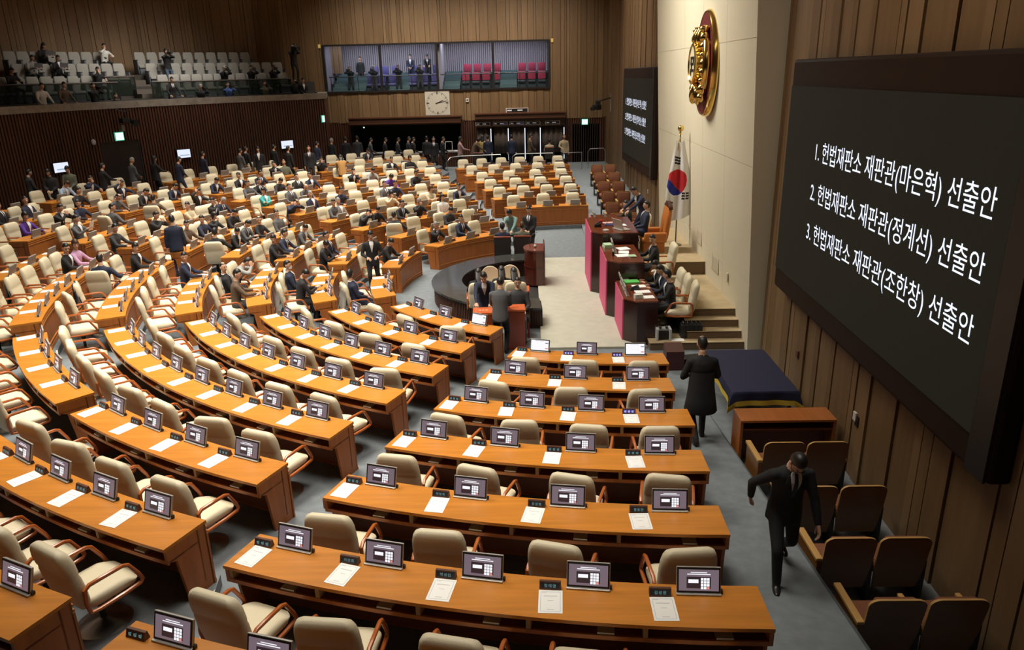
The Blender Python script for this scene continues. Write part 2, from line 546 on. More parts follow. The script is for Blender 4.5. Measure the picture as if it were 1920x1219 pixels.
# ------------------------------------------------------------------ seat blocks (polar layout about the middle of the well)
BLOCKS = {
    'near_side': dict(f=(7.2068, 1.5085, 0, 0), asc=True, end='gangway', words='block beside the navy-draped table', short='draped-table block', rows={
        1: [(253.75, 268.05, 3)], 2: [(253.6, 267.3, 3)], 3: [(252.7, 267.63, 4)], 4: [(252.6, 267.22, 4)], 5: [(252.7, 266.9, 4)], 6: [(252.2, 267.1, 5)], 7: [(251.95, 267.5, 6)]}),
    'near_fan': dict(f=(6.2026, 1.4495, 0, 0), asc=False, end='voting-table end', words='fan block behind the ballot boxes', short='ballot-box block', rows={
        1: [(219.9, 238.05, 3)], 2: [(218.05, 240.42, 4)], 3: [(216.8, 242.94, 6)], 4: [(215.98, 243.76, 7)], 5: [(215.7, 244.48, 8)],
        6: [(215.3, 227.1, 4), (233.75, 245.2, 4)], 7: [(216.0, 228.0, 4), (233.3, 246.1, 5)], 8: [(233.4, 246.2, 5)]}),
    'short_middle': dict(f=(6.107, 1.452, 0.138, 196), asc=False, end='near gangway', words='short block facing the well', short='well-facing block', rows={
        1: [(194.5, 203.0, 2)], 2: [(192.8, 204.6, 3)], 3: [(189.8, 204.8, 4)], 4: [(193.7, 206.9, 4)], 5: [(188.0, 207.0, 6)], 6: [(187.0, 207.2, 7)],
        7: [(186.0, 193.3, 3)], 8: [(185.5, 189.0, 2)]}),
    'middle': dict(f=(5.871, 1.465, 0.017, 167), asc=False, end='centre gangway', words='middle block below the gallery', short='gallery-side block', rows={
        1: [(166.7, 176.3, 2)], 2: [(162.9, 177.4, 3)], 3: [(160.9, 178.2, 4)], 4: [(160.1, 178.7, 5)], 5: [(157.8, 178.05, 6)], 6: [(157.0, 178.4, 7)],
        7: [(156.2, 163.9, 3), (170.8, 178.0, 3)], 8: [(155.6, 163.7, 3), (169.6, 178.9, 4)], 9: [(154.5, 164.2, 4), (168.8, 178.3, 4)], 10: [(154.5, 164.0, 4), (169.6, 178.6, 4)]}),
    'far_fan': dict(f=(5.315, 1.483, 0.152, 133), asc=True, end='empty block', words='crowded fan block below the clock', short='clock-side block', rows={
        1: [(129.5, 149.05, 3)], 2: [(124.25, 149.0, 4)], 3: [(121.57, 150.0, 6)], 4: [(119.0, 149.5, 7)], 5: [(118.2, 149.6, 8)], 6: [(116.99, 149.2, 9)],
        7: [(116.1, 129.6, 5), (136.1, 149.8, 5)], 8: [(115.5, 129.2, 5), (134.9, 149.1, 5)], 9: [(115.0, 129.6, 6), (134.6, 149.1, 5)], 10: [(114.7, 129.1, 6), (134.1, 148.7, 6)]}),
    'far_side': dict(f=(7.2068, 1.5085, 0, 0), asc=False, end='gangway', words='empty block before the voting booths', short='booth-side block', rows={
        2: [(92.52, 106.54, 3)], 3: [(92.07, 107.43, 4)], 4: [(92.48, 107.32, 4)], 5: [(92.72, 107.28, 4)], 6: [(92.58, 107.71, 5)], 7: [(92.43, 107.96, 6)]}),
}


def seatR(blk, k, th):
    a, b, c, t0 = BLOCKS[blk]['f']
    return a + b * (k - 1) + c * (th - t0) / 10


def project(p):
    d = Vector(p) - CAMLOC
    z = d.dot(CF)
    return 960 + FPX * d.dot(CR) / z, 609.5 - FPX * d.dot(CU) / z, z


def shows(p, mx=25, my=20):
    x, y, z = project(p)
    return z > 0.3 and -mx < x < 1920 + mx and -my < y < 1219 + my


def build_at(mb, name, root, loc, smooth=False):
    mb.v = [(x - loc[0], y - loc[1], z - loc[2]) for x, y, z in mb.v]
    return mb.build(name, root, smooth)


SEATS = {}
DESK_OF = {}
for bn, B in BLOCKS.items():
    total = {k: sum(s[2] for s in segs) for k, segs in B['rows'].items()}
    for k, segs in B['rows'].items():
        zf = STEP * (k - 1)
        i = 0
        for si, (ta, tb, n) in enumerate(segs):
            ths_ = [ta + (tb - ta) * j / (n - 1) for j in range(n)]
            for th in ths_:
                i += 1
                SEATS[(bn, k, i)] = dict(th=th, R=seatR(bn, k, th), zf=zf, nth=i if B['asc'] else total[k] - i + 1, seg=si)
            # ------------- the desk of this run of seats
            Rm = seatR(bn, k, (ta + tb) / 2)
            e0 = ta - math.degrees(0.50 / Rm)
            e1 = tb + math.degrees(0.54 / Rm)
            RF = lambda th, o: seatR(bn, k, th) + o
            if not any(shows(PV(RF(t, .1), t, zf + .7)) for t in (e0, (e0 + e1) / 2, e1)):
                continue
            zt = zf + 0.74
            loc = PV(RF((e0 + e1) / 2, 0.15), (e0 + e1) / 2, zf)
            root = empty('desk', loc)
            which = '' if len(segs) == 1 else (', by the %s' % B['end'] if (si == 0) == B['asc'] else ', past the inner gangway')
            tag(root, 'curved orange-brown desk, %s row, %s%s' % (ORD[k], B['words'], which), 'desk', 'curved desks of the chamber')
            ns_ = max(4, int((e1 - e0) * Rm * math.pi / 180 / 0.3))
            tl = [e0 + (e1 - e0) * j / ns_ for j in range(ns_ + 1)]

            def strip(mb, o0, o1, z0, z1, m, tl=tl):
                """curved bar between two offsets and two heights"""
                mb.loft([[PV(RF(t, o0), t, z0), PV(RF(t, o1), t, z0), PV(RF(t, o1), t, z1), PV(RF(t, o0), t, z1)] for t in tl], m)

            mb = MB()
            strip(mb, -0.12, 0.42, zt - 0.035, zt, wood_top)
            build_at(mb, 'desk_top', root, loc)
            mb = MB()
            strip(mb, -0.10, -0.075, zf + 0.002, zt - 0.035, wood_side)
            for z0, z1 in ((.60, .625), (.655, .675), (.115, .14), (.055, .075)):
                strip(mb, -0.118, -0.10, zf + z0, zf + z1, wood_mold)
            strip(mb, -0.125, -0.10, zf + .002, zf + .04, wood_side)
            np_ = max(1, n // 2)
            for j in range(np_ + 1):
                t = e0 + (e1 - e0) * (0.004 + 0.992 * j / np_)
                d = math.degrees(0.025 / Rm)
                mb.hexa([PV(RF(t, -.112), t - d, zf), PV(RF(t, -.112), t + d, zf), PV(RF(t, -.09), t + d, zf), PV(RF(t, -.09), t - d, zf),
                         PV(RF(t, -.112), t - d, zf + .6), PV(RF(t, -.112), t + d, zf + .6), PV(RF(t, -.09), t + d, zf + .6), PV(RF(t, -.09), t - d, zf + .6)], wood_side)
            build_at(mb, 'front_panel', root, loc)
            for t, s in ((e0, 1), (e1, -1)):
                mb = MB()
                d = s * math.degrees(0.035 / Rm)
                prof = [(-.10, 0), (.22, 0), (.29, .53), (.40, .575), (.40, .705), (-.10, .705)]
                P0 = [PV(RF(t, o), t, zf + h + .001) for o, h in prof]
                P1 = [PV(RF(t, o), t + d, zf + h + .001) for o, h in prof]
                n6 = len(prof)
                mb.add(P0 + P1, [tuple(range(n6)), tuple(range(2 * n6 - 1, n6 - 1, -1))] + [(q, q + n6, (q + 1) % n6 + n6, (q + 1) % n6) for q in range(n6)], wood_side)
                build_at(mb, 'end_panel', root, loc)
            mb = MB()
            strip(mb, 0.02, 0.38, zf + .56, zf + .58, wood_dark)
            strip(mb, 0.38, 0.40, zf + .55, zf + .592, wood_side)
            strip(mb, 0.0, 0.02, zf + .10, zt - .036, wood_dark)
            build_at(mb, 'shelf', root, loc)
            if bn in ('near_side', 'near_fan', 'short_middle'):
                div = ths_ if len(ths_) < 2 else [ths_[0] - .46 * (ths_[1] - ths_[0])] + [(x + y) / 2 for x, y in zip(ths_, ths_[1:])]
                for t in div:
                    mb = MB()
                    d = math.degrees(0.02 / Rm)
                    mb.hexa([PV(RF(t, o), t + q, z) for z in (zf + .58, zt - .036) for q, o in ((-d, .1), (d, .1), (d, .395), (-d, .395))], mat('divider_light_wood', (0.35, 0.21, 0.10), 0.5))
                    build_at(mb, 'divider', root, loc)
                for t in ths_:
                    mb = MB()
                    c = math.degrees(0.16 / Rm)
                    d = math.degrees(0.07 / Rm)
                    mb.hexa([PV(RF(t, o), t + c + q, z) for z in (zf + .58, zf + .61) for q, o in ((-d, .2), (d, .2), (d, .385), (-d, .385))], silver)
                    build_at(mb, 'card_reader', root, loc)

# ------------------------------------------------------------------ armchair, made once
def rrect(w, d, r, n=4):
    """rounded rectangle outline"""
    out = []
    for cx, cy, a0 in ((w / 2 - r, d / 2 - r, 0), (-w / 2 + r, d / 2 - r, 90), (-w / 2 + r, -d / 2 + r, 180), (w / 2 - r, -d / 2 + r, 270)):
        for k in range(n + 1):
            a = math.radians(a0 + 90 * k / n)
            out.append((cx + r * math.cos(a), cy + r * math.sin(a)))
    return out


def backrest_mesh(mb, m, secs, lean=0.17, y0=-0.22, zb=0.42):
    rings = []
    for z, wd, t in secs:
        yy = y0 - lean * (z - zb)
        rings.append([(x, yy + y, z) for x, y in rrect(wd, t, min(t, wd) * 0.46, 5)])
    mb.loft(rings, m)


def make_chair():
    root = empty('armchair')
    mb = MB()
    backrest_mesh(mb, cream, [(.40, .40, .05), (.42, .47, .09), (.50, .51, .12), (.64, .545, .13), (.76, .55, .12), (.79, .545, .10), (.82, .545, .125), (.92, .53, .14), (.99, .50, .125), (1.03, .46, .10), (1.055, .38, .06), (1.062, .30, .02)])
    mb.build('backrest', root, 50)
    mb = MB()
    rings = []
    for z, g in ((.385, .05), (.40, .01), (.44, 0.0), (.475, .008), (.495, .035), (.50, .09)):
        rings.append([(x, y + .03, z + (0.0 if y < .1 else -0.25 * (y - .1) * (z > .47))) for x, y in rrect(.54 - 2 * g, .56 - 2 * g, .12, 5)])
    mb.loft(rings, cream)
    mb.build('seat', root, 50)
    for s in (-1, 1):
        mb = MB()
        x = .295 * s
        mb.tube([(x, -.235, .40), (x, -.255, .52), (x, -.245, .645), (x, -.20, .675), (x, -.02, .675), (x, .12, .672), (x, .17, .65), (x, .255, .50), (x, .285, .425), (x, .26, .395), (x, .1, .385), (x, -.15, .385)], .021, arm_wood, 8, closed=True)
        mb.build('armrest', root, True)
    mb = MB()
    mb.box((0, 0, .365), (.3, .3, .05), black)
    mb.lathe([(.028, .06), (.028, .24), (.042, .24), (.042, .345)], black, 12)
    mb.tube([(.05, .02, .35), (.26, .05, .34)], .008, black, 6)
    mb.build('column', root, 40)
    mb = MB()
    mb.lathe([(.255, 0), (.255, .012), (.20, .03), (.10, .05), (.04, .07), (.02, .072)], chrome, 28)
    mb.build('base_disc', root, 40)
    return root


def make_monitor(kind):
    root = empty('monitor')
    T = Matrix.Translation((0, 0, 0.012)) @ Matrix.Rotation(-0.27, 4, 'X')
    mb = MB()
    mb.rbox((0, .005, .1165), (.384, .014, .235), .005, silver, M=T)
    mb.box((0, -.004, .1165), (.372, .006, .225), black, M=T)
    mb.build('bezel', root)
    mb = MB()
    y = -.0085

    def q(x0, x1, z0, z1, m, d=0.0):
        mb.add([(x0, y - d, z0), (x1, y - d, z0), (x1, y - d, z1), (x0, y - d, z1)], [(0, 1, 2, 3)], m, T)
    if kind == 'keypad':
        q(-.172, .172, .022, .212, scr_bg)
        q(-.07, .07, .182, .189, scr_white, .0004)
        q(-.10, .10, .166, .174, scr_white, .0004)
        q(-.105, .103, .045, .148, scr_dark, .0004)
        q(-.09, -.003, .092, .124, scr_white, .0008)
        for r in range(4):
            for c in range(3):
                q(.018 + c * .026, .040 + c * .026, .126 - r * .026 - .010, .126 - r * .026 + .012, scr_red if (r, c) == (3, 2) else scr_white, .0008)
    else:
        q(-.172, .172, .022, .212, scr_white)
        q(-.09, .07, .198, .203, scr_dark, .0004)
        for z0 in (.15, .05):
            q(.105, .165, z0, z0 + .022, mat('screen_grey', (.02, .02, .02), .3, emit=(.45, .42, .5), es=.7) if z0 > .1 else scr_red, .0004)
    mb.build('screen', root)
    mb = MB()
    mb.rbox((0, .018, .1165), (.378, .016, .229), .006, monitor_back, M=T)
    for k in range(5):
        mb.box((0, .0265, .05 + .03 * k), (.30, .002, .004), mat('vent_line', (.26, .24, .22), .5), M=T)
    mb.build('back_cover', root)
    mb = MB()
    mb.rbox((0, .01, .008), (.39, .075, .016), .005, silver)
    mb.box((.2, .02, .02), (.02, .03, .03), black)
    mb.build('stand', root)
    return root


def make_plate(glow, text=None):
    root = empty('nameplate')
    mb = MB()
    mb.prism([(-.035, 0), (.03, 0), (.012, .072), (-.012, .072)], -.095, .095, plate_body, Matrix(((0, 0, 1, 0), (1, 0, 0, 0), (0, 1, 0, 0), (0, 0, 0, 1))))
    mb.build('holder', root)
    mb = MB()
    T = Matrix.Translation((0, -.0295, .012)) @ Matrix.Rotation(math.atan2(.023, .072) * -1, 4, 'X')
    mb.box((0, -.0015, .027), (.168, .003, .047), plate_blue if glow else plate_face, M=T)
    ink = mat('nameplate_white_letters', (.6, .6, .9), .4, emit=(.75, .75, 1), es=.9) if glow else plate_ink
    if not text:
        for c in range(3):
            x = -.052 + c * .052
            for bx, bz, bw, bh in ((-.006, .033, .018, .004), (-.006, .022, .018, .004), (-.013, .027, .004, .014), (.009, .027, .004, .03), (-.002, .014, .02, .004)):
                mb.box((x + bx, -.0035, bz), (bw, .001, bh), ink, M=T)
    mb.build('display', root)
    if text:
        me = text_mesh(text, .034, ink, spacing=1.35)
        part('lettering', me, root, T @ Vector((0, -.0038, .013)), (math.pi / 2 - math.atan2(.023, .072), 0, 0))
    return root


def text_mesh(s, size, m, align='CENTER', spacing=1.0, extrude=0.0, xs=1.0):
    c = bpy.data.curves.new('lettering', 'FONT')
    c.body = s
    c.size = size
    c.align_x = align
    c.space_character = spacing
    c.extrude = extrude
    c.resolution_u = 3
    o = bpy.data.objects.new('lettering', c)
    col.objects.link(o)
    bpy.context.view_layer.update()
    me = bpy.data.meshes.new_from_object(o.evaluated_get(bpy.context.evaluated_depsgraph_get()))
    bpy.data.objects.remove(o)
    if xs != 1.0:
        me.transform(Matrix.Diagonal((xs, 1, 1, 1)))
    me.materials.clear()
    me.materials.append(m)
    return me


def make_paper():
    mb = MB()
    mb.box((0, 0, .0015), (.21, .297, .003), paper)
    z = .0035
    for x, y, w_, h_, m in ((0, .125, .17, .003, paper_line), (0, -.125, .17, .003, paper_line), (-.085, 0, .003, .25, paper_line), (.085, 0, .003, .25, paper_line),
                            (-.055, .115, .04, .005, paper_ink), (0, .07, .12, .007, paper_ink), (0, .01, .05, .005, paper_ink), (0, -.10, .06, .005, paper_ink)):
        mb.quad([(x - w_ / 2, y - h_ / 2, z), (x + w_ / 2, y - h_ / 2, z), (x + w_ / 2, y + h_ / 2, z), (x - w_ / 2, y + h_ / 2, z)], m)
    return mb.build('agenda_sheet')


chair0, mon0, mon1, plate0, plate1, sheet0 = make_chair(), make_monitor('keypad'), make_monitor('white'), make_plate(False), make_plate(True), make_paper()
prep(chair0, mon0, mon1, plate0, plate1, sheet0)
NAMES = {('near_side', 6, 2): '이만희', ('near_side', 6, 3): '박성민', ('near_side', 6, 4): '엄태영', ('near_side', 6, 5): '김성원',
         ('near_side', 5, 2): '박정하', ('near_side', 5, 3): '유상범', ('near_side', 5, 4): '정동만'}
WHITE_SCREEN = {('near_side', 1, 1), ('near_side', 1, 3), ('near_fan', 1, 3)}
BLUE_PLATE = {('near_side', 1, 2), ('near_side', 1, 3), ('near_side', 3, 4)}
rj = random.Random(5)
USED = set()


def first_or_copy(proto):
    if proto.name in USED:
        return copy_tree(proto)
    USED.add(proto.name)
    return proto


# ------------------------------------------------------------------ people
skin = mat('skin', (0.52, 0.31, 0.21), 0.55)
skin_dark = mat('lips', (0.36, 0.14, 0.11), 0.5)
eye_m = mat('eye_dark', (0.02, 0.015, 0.012), 0.3)
shoe_m = mat('black_shoe_leather', (0.012, 0.011, 0.011), 0.35)
CLOTH = {n: mat('cloth_' + n, c, 0.85) for n, c in dict(
    black=(0.013, 0.013, 0.015), navy=(0.016, 0.022, 0.050), charcoal=(0.035, 0.036, 0.040), grey=(0.085, 0.088, 0.095), lightgrey=(0.26, 0.26, 0.25),
    brown=(0.105, 0.070, 0.045), tan=(0.36, 0.19, 0.055), beige=(0.48, 0.41, 0.28), olive=(0.115, 0.12, 0.085), purple=(0.085, 0.03, 0.27), teal=(0.06, 0.36, 0.36),
    pink=(0.52, 0.30, 0.47), rose=(0.42, 0.25, 0.25), lightblue=(0.36, 0.46, 0.60), white=(0.66, 0.66, 0.63), blue=(0.06, 0.12, 0.33), yellow=(0.46, 0.33, 0.10), mint=(0.20, 0.32, 0.30),
    jeans=(0.05, 0.08, 0.13), sand=(0.40, 0.32, 0.20), stone=(0.30, 0.29, 0.26)).items()}
shirt_m = mat('white_shirt', (0.72, 0.72, 0.74), 0.8)
tie_dark = mat('dark_tie', (0.02, 0.022, 0.04), 0.6)
tie_blue = mat('blue_tie', (0.04, 0.16, 0.42), 0.6)
HAIRC = {'black': mat('hair_black', (0.012, 0.010, 0.009), 0.45), 'grey': mat('hair_grey', (0.24, 0.23, 0.22), 0.6), 'brown': mat('hair_brown', (0.055, 0.024, 0.012), 0.5),
         'silver': mat('hair_silver', (0.40, 0.39, 0.37), 0.6)}
mask_m = mat('white_face_mask', (0.75, 0.77, 0.78), 0.8)


def head_verts(nu=28, nv=20):
    """points of a head about its centre, facing +Y"""
    pts = []
    for i in range(nv + 1):
        a = math.pi * i / nv
        z = -math.cos(a)
        r = max(math.sin(a), 0.03)
        row = []
        for k in range(nu):
            u = 2 * math.pi * k / nu
            x, y = math.cos(u) * r, math.sin(u) * r
            X, Y, Z = x * 0.074, y * 0.094, z * 0.118
            if Z < 0:
                t = min(1, -Z / 0.118)
                X *= 1 - 0.28 * t
                if Y < 0:
                    Y *= 1 - 0.45 * t
                else:
                    Y *= 1 - 0.05 * t
                    Y += 0.012 * t
            if Y > 0.05 and -0.02 < Z < 0.028:
                Y -= 0.006 * (1 - abs(Z - 0.005) / 0.024) if abs(abs(X) - 0.03) < 0.02 else 0
            row.append(Vector((X, Y, Z)))
        pts.append(row)
    return pts


def add_head(mb, M):
    rows = head_verts()
    mb.loft(rows, skin, True, True, M)
    mb.loft([[(-.008, .086, .012), (.008, .086, .012), (.006, .080, .014), (-.006, .080, .014)],
             [(-.010, .096, -.006), (.010, .096, -.006), (.012, .082, -.006), (-.012, .082, -.006)],
             [(-.015, .108, -.024), (.015, .108, -.024), (.018, .086, -.026), (-.018, .086, -.026)],
             [(-.012, .098, -.032), (.012, .098, -.032), (.014, .084, -.032), (-.014, .084, -.032)]], skin, True, True, M)
    for s in (-1, 1):
        mb.sphere((s * .029, .0815, .006), (.0125, .006, .0055), eye_m, 8, 6, M)
        mb.box((s * .030, .087, .024), (.030, .006, .005), eye_m, M=M)
        mb.sphere((s * .076, -.004, -.004), (.010, .022, .033), skin, 8, 6, M)
    mb.sphere((0, .0885, -.055), (.023, .006, .0065), skin_dark, 10, 6, M)


def hair_mesh(style, m):
    mb = MB()
    rows = head_verts(28, 20)
    off = {'short': 1.10, 'thin': 1.05, 'bob': 1.20, 'long': 1.18, 'woman_short': 1.14, 'cap': 1.13, 'bald': 1.03}[style]

    def inside(p):
        x, y, z = p
        f = y / 0.094
        if style == 'cap':
            return z > 0.028
        if style == 'bald':
            return -.06 < z < .045 and f < 0.1
        if style == 'thin':
            return z > (0.078 if f > .2 else (-0.01 if f > -.3 else -0.07)) and not (z > .098 and f > -.35)
        hl = {'short': (.060, .015, -.075), 'woman_short': (.040, -.03, -.09), 'bob': (.045, -.10, -.115), 'long': (.050, -.10, -.118)}[style]
        if f > 0.62:
            lim = hl[0]
        elif f > 0.05:
            t = (f - 0.05) / 0.57
            lim = hl[1] * (1 - t) + hl[0] * t
        else:
            t = min(1, (0.05 - f) / 0.6)
            lim = hl[1] * (1 - t) + hl[2] * t
        return z > lim
    V = []
    flag = []
    for row in rows:
        for p in row:
            i = inside(p)
            flag.append(i)
            if i:
                k = off + (0.03 if p.z > .06 else 0)
                q = p * k
                q.y -= 0.004
                V.append(q)
            else:
                V.append(p * 0.95)
    nu = 28
    fs = []
    for i in range(len(rows) - 1):
        for k in range(nu):
            f = (i * nu + k, i * nu + (k + 1) % nu, (i + 1) * nu + (k + 1) % nu, (i + 1) * nu + k)
            if any(flag[j] for j in f):
                fs.append(f)
    top = tuple((len(rows) - 1) * nu + k for k in range(nu))
    if flag[top[0]]:
        fs.append(top)
    mb.add(V, fs, m)
    if style == 'long':
        mb.loft([[(x * w_, -.045 + y * d, z) for x, y in rrect(.15, .09, .04, 3)] for z, w_, d in ((.03, 1.1, 1), (-.06, 1.15, 1), (-.15, 1.2, .9), (-.24, 1.1, .7), (-.29, .8, .4))], m)
    me = mb.mesh('hair', 60)
    return me


HAIRS = {}


def get_hair(style, colr):
    if (style, colr) not in HAIRS:
        HAIRS[(style, colr)] = hair_mesh(style, HAIRC[colr] if style != 'cap' else CLOTH['stone'])
    return HAIRS[(style, colr)]


def add_hand(mb, wrist, d, n, curl=0.5, side=1):
    """palm and five fingers; d: direction of the fingers, n: back of the hand, side: +1 right hand, -1 left"""
    d = Vector(d).normalized()
    n = Vector(n)
    n = (n - d * n.dot(d)).normalized()
    s = d.cross(n) * side
    w_ = Vector(wrist)
    P = lambda a, b, c: w_ + d * a + s * b + n * c
    mb.loft([[P(a, b * wd, c * th) for b, c in ((-1, -.6), (-.6, -1), (.6, -1), (1, -.6), (1, .6), (.6, 1), (-.6, 1), (-1, .6))]
             for a, wd, th in ((-.02, .026, .019), (.02, .034, .016), (.06, .041, .014), (.088, .040, .011))], skin)
    for k, (b, ln) in enumerate(((-.030, .060), (-.010, .073), (.010, .078), (.030, .070))):
        a0 = P(.082, b, 0)
        c1, c2 = curl * 0.9, curl * 2.0
        k1 = a0 + (d * math.cos(c1) - n * math.sin(c1)) * ln * .5
        k2 = k1 + (d * math.cos(c2) - n * math.sin(c2)) * ln * .5
        mb.tube([a0 - d * .012, a0, (a0 + k1) / 2, k1, k2], [.009, .0095, .0088, .0085, .0060], skin, 6)
    t0 = P(.02, .034, -.004)
    t1 = P(.052, .062, -.014)
    t2 = P(.085, .066, -.024)
    mb.tube([t0, t1, t2], [.013, .011, .007], skin, 6)


def ik(a, b, l1, l2, hint):
    a, b = Vector(a), Vector(b)
    v = b - a
    L = v.length
    if L > (l1 + l2) * .995:
        b = a + v * ((l1 + l2) * .995 / L)
        v = b - a
        L = v.length
    x = (l1 * l1 - l2 * l2 + L * L) / (2 * L)
    h = math.sqrt(max(l1 * l1 - x * x, 0))
    u = v / L
    hv = Vector(hint)
    hv = (hv - u * hv.dot(u)).normalized()
    return a + u * x + hv * h, b


TEMPL = {}
FRAMES = {}


def pose_mesh(key, fine=0.021, female=False):
    """one continuous body for a pose; key = (pose name, head yaw)"""
    pose, yaw = key
    if key in TEMPL:
        return TEMPL[key]
    D = POSES[pose]
    pel = Vector(D.get('pel', (0, 0, .93)))
    lean, sidel, twist = math.radians(D.get('lean', 0)), math.radians(D.get('side', 0)), math.radians(D.get('twist', 0))
    sit = D.get('sit', False)

    def spine(h):
        """frame of the trunk at height h above the pelvis: bends forward progressively"""
        n = 8
        p = pel.copy()
        for i in range(n):
            t = (i + .5) / n * min(h, .55) / .55
            a = lean * (0.35 + 0.65 * t)
            p += Vector((math.sin(sidel * t), math.sin(a), math.cos(a))) * (h / n)
        t = min(max(h, 0), .55) / .55
        a = lean * (0.35 + 0.65 * t)
        R = Matrix.Rotation(twist * t, 3, 'Z') @ Matrix.Rotation(-a, 3, 'X') @ Matrix.Rotation(sidel * t, 3, 'Y')
        return p, R
    mb = MB()
    hem = D.get('hem', not sit)
    rows = [(-.13, .10, .085), (-.06, .155, .115), (.02, .168, .122), (.12, .160, .115), (.22, .166, .120), (.33, .185, .128), (.42, .190, .122), (.475, .170, .098), (.51, .115, .080), (.535, .068, .062), (.565, .058, .058), (.62, .055, .056)]
    if hem:
        rows = [(-.17, .188, .140), (-.10, .184, .138), (0, .178, .130), (.10, .168, .120)] + rows[4:]
    rings = []
    for h, wx, wy in rows:
        p, R = spine(h)
        if female:
            wx *= .92
        rings.append([p + R @ Vector((wx * math.cos(2 * math.pi * k / 18), wy * math.sin(2 * math.pi * k / 18) * (1.0 if math.sin(2 * math.pi * k / 18) > 0 else .9), 0)) for k in range(18)])
    mb.loft(rings, skin)
    segs = []
    hands = []
    pS, RS = spine(.455)
    for s, hn in ((-1, 'hl'), (1, 'hr')):
        sh = pS + RS @ Vector((s * .178, 0, -.012))
        tgt = Vector(D[hn])
        hint = Vector(D.get('eh', (s * .7, -.5, -.6)))
        if 'eh' in D:
            hint = Vector((s * abs(D['eh'][0]), D['eh'][1], D['eh'][2]))
        el, wr = ik(sh, tgt, .285, .25, hint)
        mb.tube([sh - RS @ Vector((s * .05, 0, -.01)), sh, (sh + el) / 2, el], [.060, .066, .057, .050], skin, 10)
        mb.tube([el + (sh - el) * .05, el, (el * .55 + wr * .45), wr], [.045, .050, .046, .036], skin, 10)
        segs.append((sh, el, 'j'))
        segs.append((el, wr, 'j'))
        hands.append((wr, (wr - el).normalized(), s))
    for s, ft in ((-1, 'fl'), (1, 'fr')):
        hip = pel + Vector((s * .088, 0, -.03))
        an = Vector(D[ft])
        kn, an = ik(hip, an, .435, .42, D.get('kh', (s * .12, 1, .05)))
        mb.tube([hip + Vector((0, 0, .03)), hip, (hip + kn) / 2, kn], [.085, .092, .078, .062], skin, 12)
        mb.tube([kn + (hip - kn) * .04, kn, (kn * .5 + an * .5), an], [.058, .062, .055, .046], skin, 12)
        segs.append((hip, kn, 't'))
        segs.append((kn, an, 't'))
        yawf = math.radians(D.get('toe', 8)) * -s
        fd = Vector((math.sin(-yawf) if False else -math.sin(yawf), math.cos(yawf), 0))
        toe = an + fd * .17 + Vector((0, 0, -.045))
        mb.tube([an - fd * .05 + Vector((0, 0, -.04)), an + fd * .03 + Vector((0, 0, -.035)), an + fd * .11 + Vector((0, 0, -.048)), toe], [.042, .047, .042, .028], skin, 10)
        segs.append((an - fd * .05 + Vector((0, 0, -.05)), toe, 's'))
    # one surface
    me = mb.mesh('tmp')
    o = bpy.data.objects.new('tmp', me)
    col.objects.link(o)
    r = o.modifiers.new('r', 'REMESH')
    r.mode = 'VOXEL'
    r.voxel_size = fine
    sm = o.modifiers.new('s', 'SMOOTH')
    sm.iterations = 3
    sm.factor = 0.5
    bpy.context.view_layer.update()
    ev = bpy.data.meshes.new_from_object(o.evaluated_get(bpy.context.evaluated_depsgraph_get()))
    bpy.data.objects.remove(o)
    # materials by region: 0 skin, 1 jacket, 2 trousers, 3 shoe
    fin = MB()
    fin.mats = [skin, CLOTH['black'], CLOTH['charcoal'], shoe_m]
    pN, RN = spine(.545)
    up = (RN @ Vector((0, 0, 1))).normalized()
    nv = len(ev.vertices)
    va = np.empty(nv * 3)
    ev.vertices.foreach_get('co', va)
    va = va.reshape(-1, 3)
    fs = [tuple(f.vertices) for f in ev.polygons]
    ca = np.array([va[list(f)].mean(0) for f in fs])
    tup = np.array(spine(.1)[1] @ Vector((0, 0, 1)))

    def dseg(a, b):
        a, b = np.array(a), np.array(b)
        v = b - a
        t = np.clip((ca - a) @ v / (v @ v), 0, 1)
        return np.linalg.norm(ca - a - t[:, None] * v, axis=1)
    best = np.full(len(fs), 9.0)
    kind = np.full(len(fs), 1)
    for a, b, kd in segs:
        d = dseg(a, b) + (-.02 if kd == 's' else 0)
        w_ = d < best
        best[w_] = d[w_]
        kind[w_] = {'j': 1, 't': 2, 's': 3}[kd]
    pl = np.array(pel)
    leg = kind == 2
    hh = (ca - pl) @ tup
    trouser = leg & (((hh < -.155) if hem else (hh < 0)) | (bool(sit) & (ca[:, 1] > pl[1] + .13)) | (dseg(pel + Vector((0, 0, .03)), pS) > .2))
    kind[leg & ~trouser] = 1
    pn = ca - np.array(pN)
    kind[(pn @ np.array(up) > 0) & (np.linalg.norm(pn, axis=1) < .16)] = 0
    ms = [int(k) for k in kind]
    vs = va.tolist()
    bpy.data.meshes.remove(ev)
    fin.v = [tuple(v) for v in vs]
    fin.f = fs
    fin.m = ms
    # head
    hp, hR = spine(.545)
    Rh = Matrix.Rotation(math.radians(yaw) + twist * .5, 3, 'Z') @ Matrix.Rotation(-math.radians(D.get('nod', 0)) - lean * .55, 3, 'X')
    hc = hp + (hR @ Vector((0, 0, .07))) + Rh @ Vector((0, .022, .095))
    MH = Matrix.Translation(hc) @ Rh.to_4x4()
    add_head(fin, MH)
    for wr, d, s in hands:
        nn = Vector(D.get('hn', (0, 0, 1)))
        nn = Vector((nn.x * s, nn.y, nn.z))
        dd = d if 'hd' not in D else Vector((D['hd'][0] * s, D['hd'][1], D['hd'][2]))
        add_hand(fin, wr, dd, nn, D.get('curl', .45), s)
    me = fin.mesh('person', 70)
    MC = Matrix.Translation(spine(.30)[0]) @ spine(.38)[1].to_4x4()
    TEMPL[key] = (me, MH, MC, hands)
    return TEMPL[key]


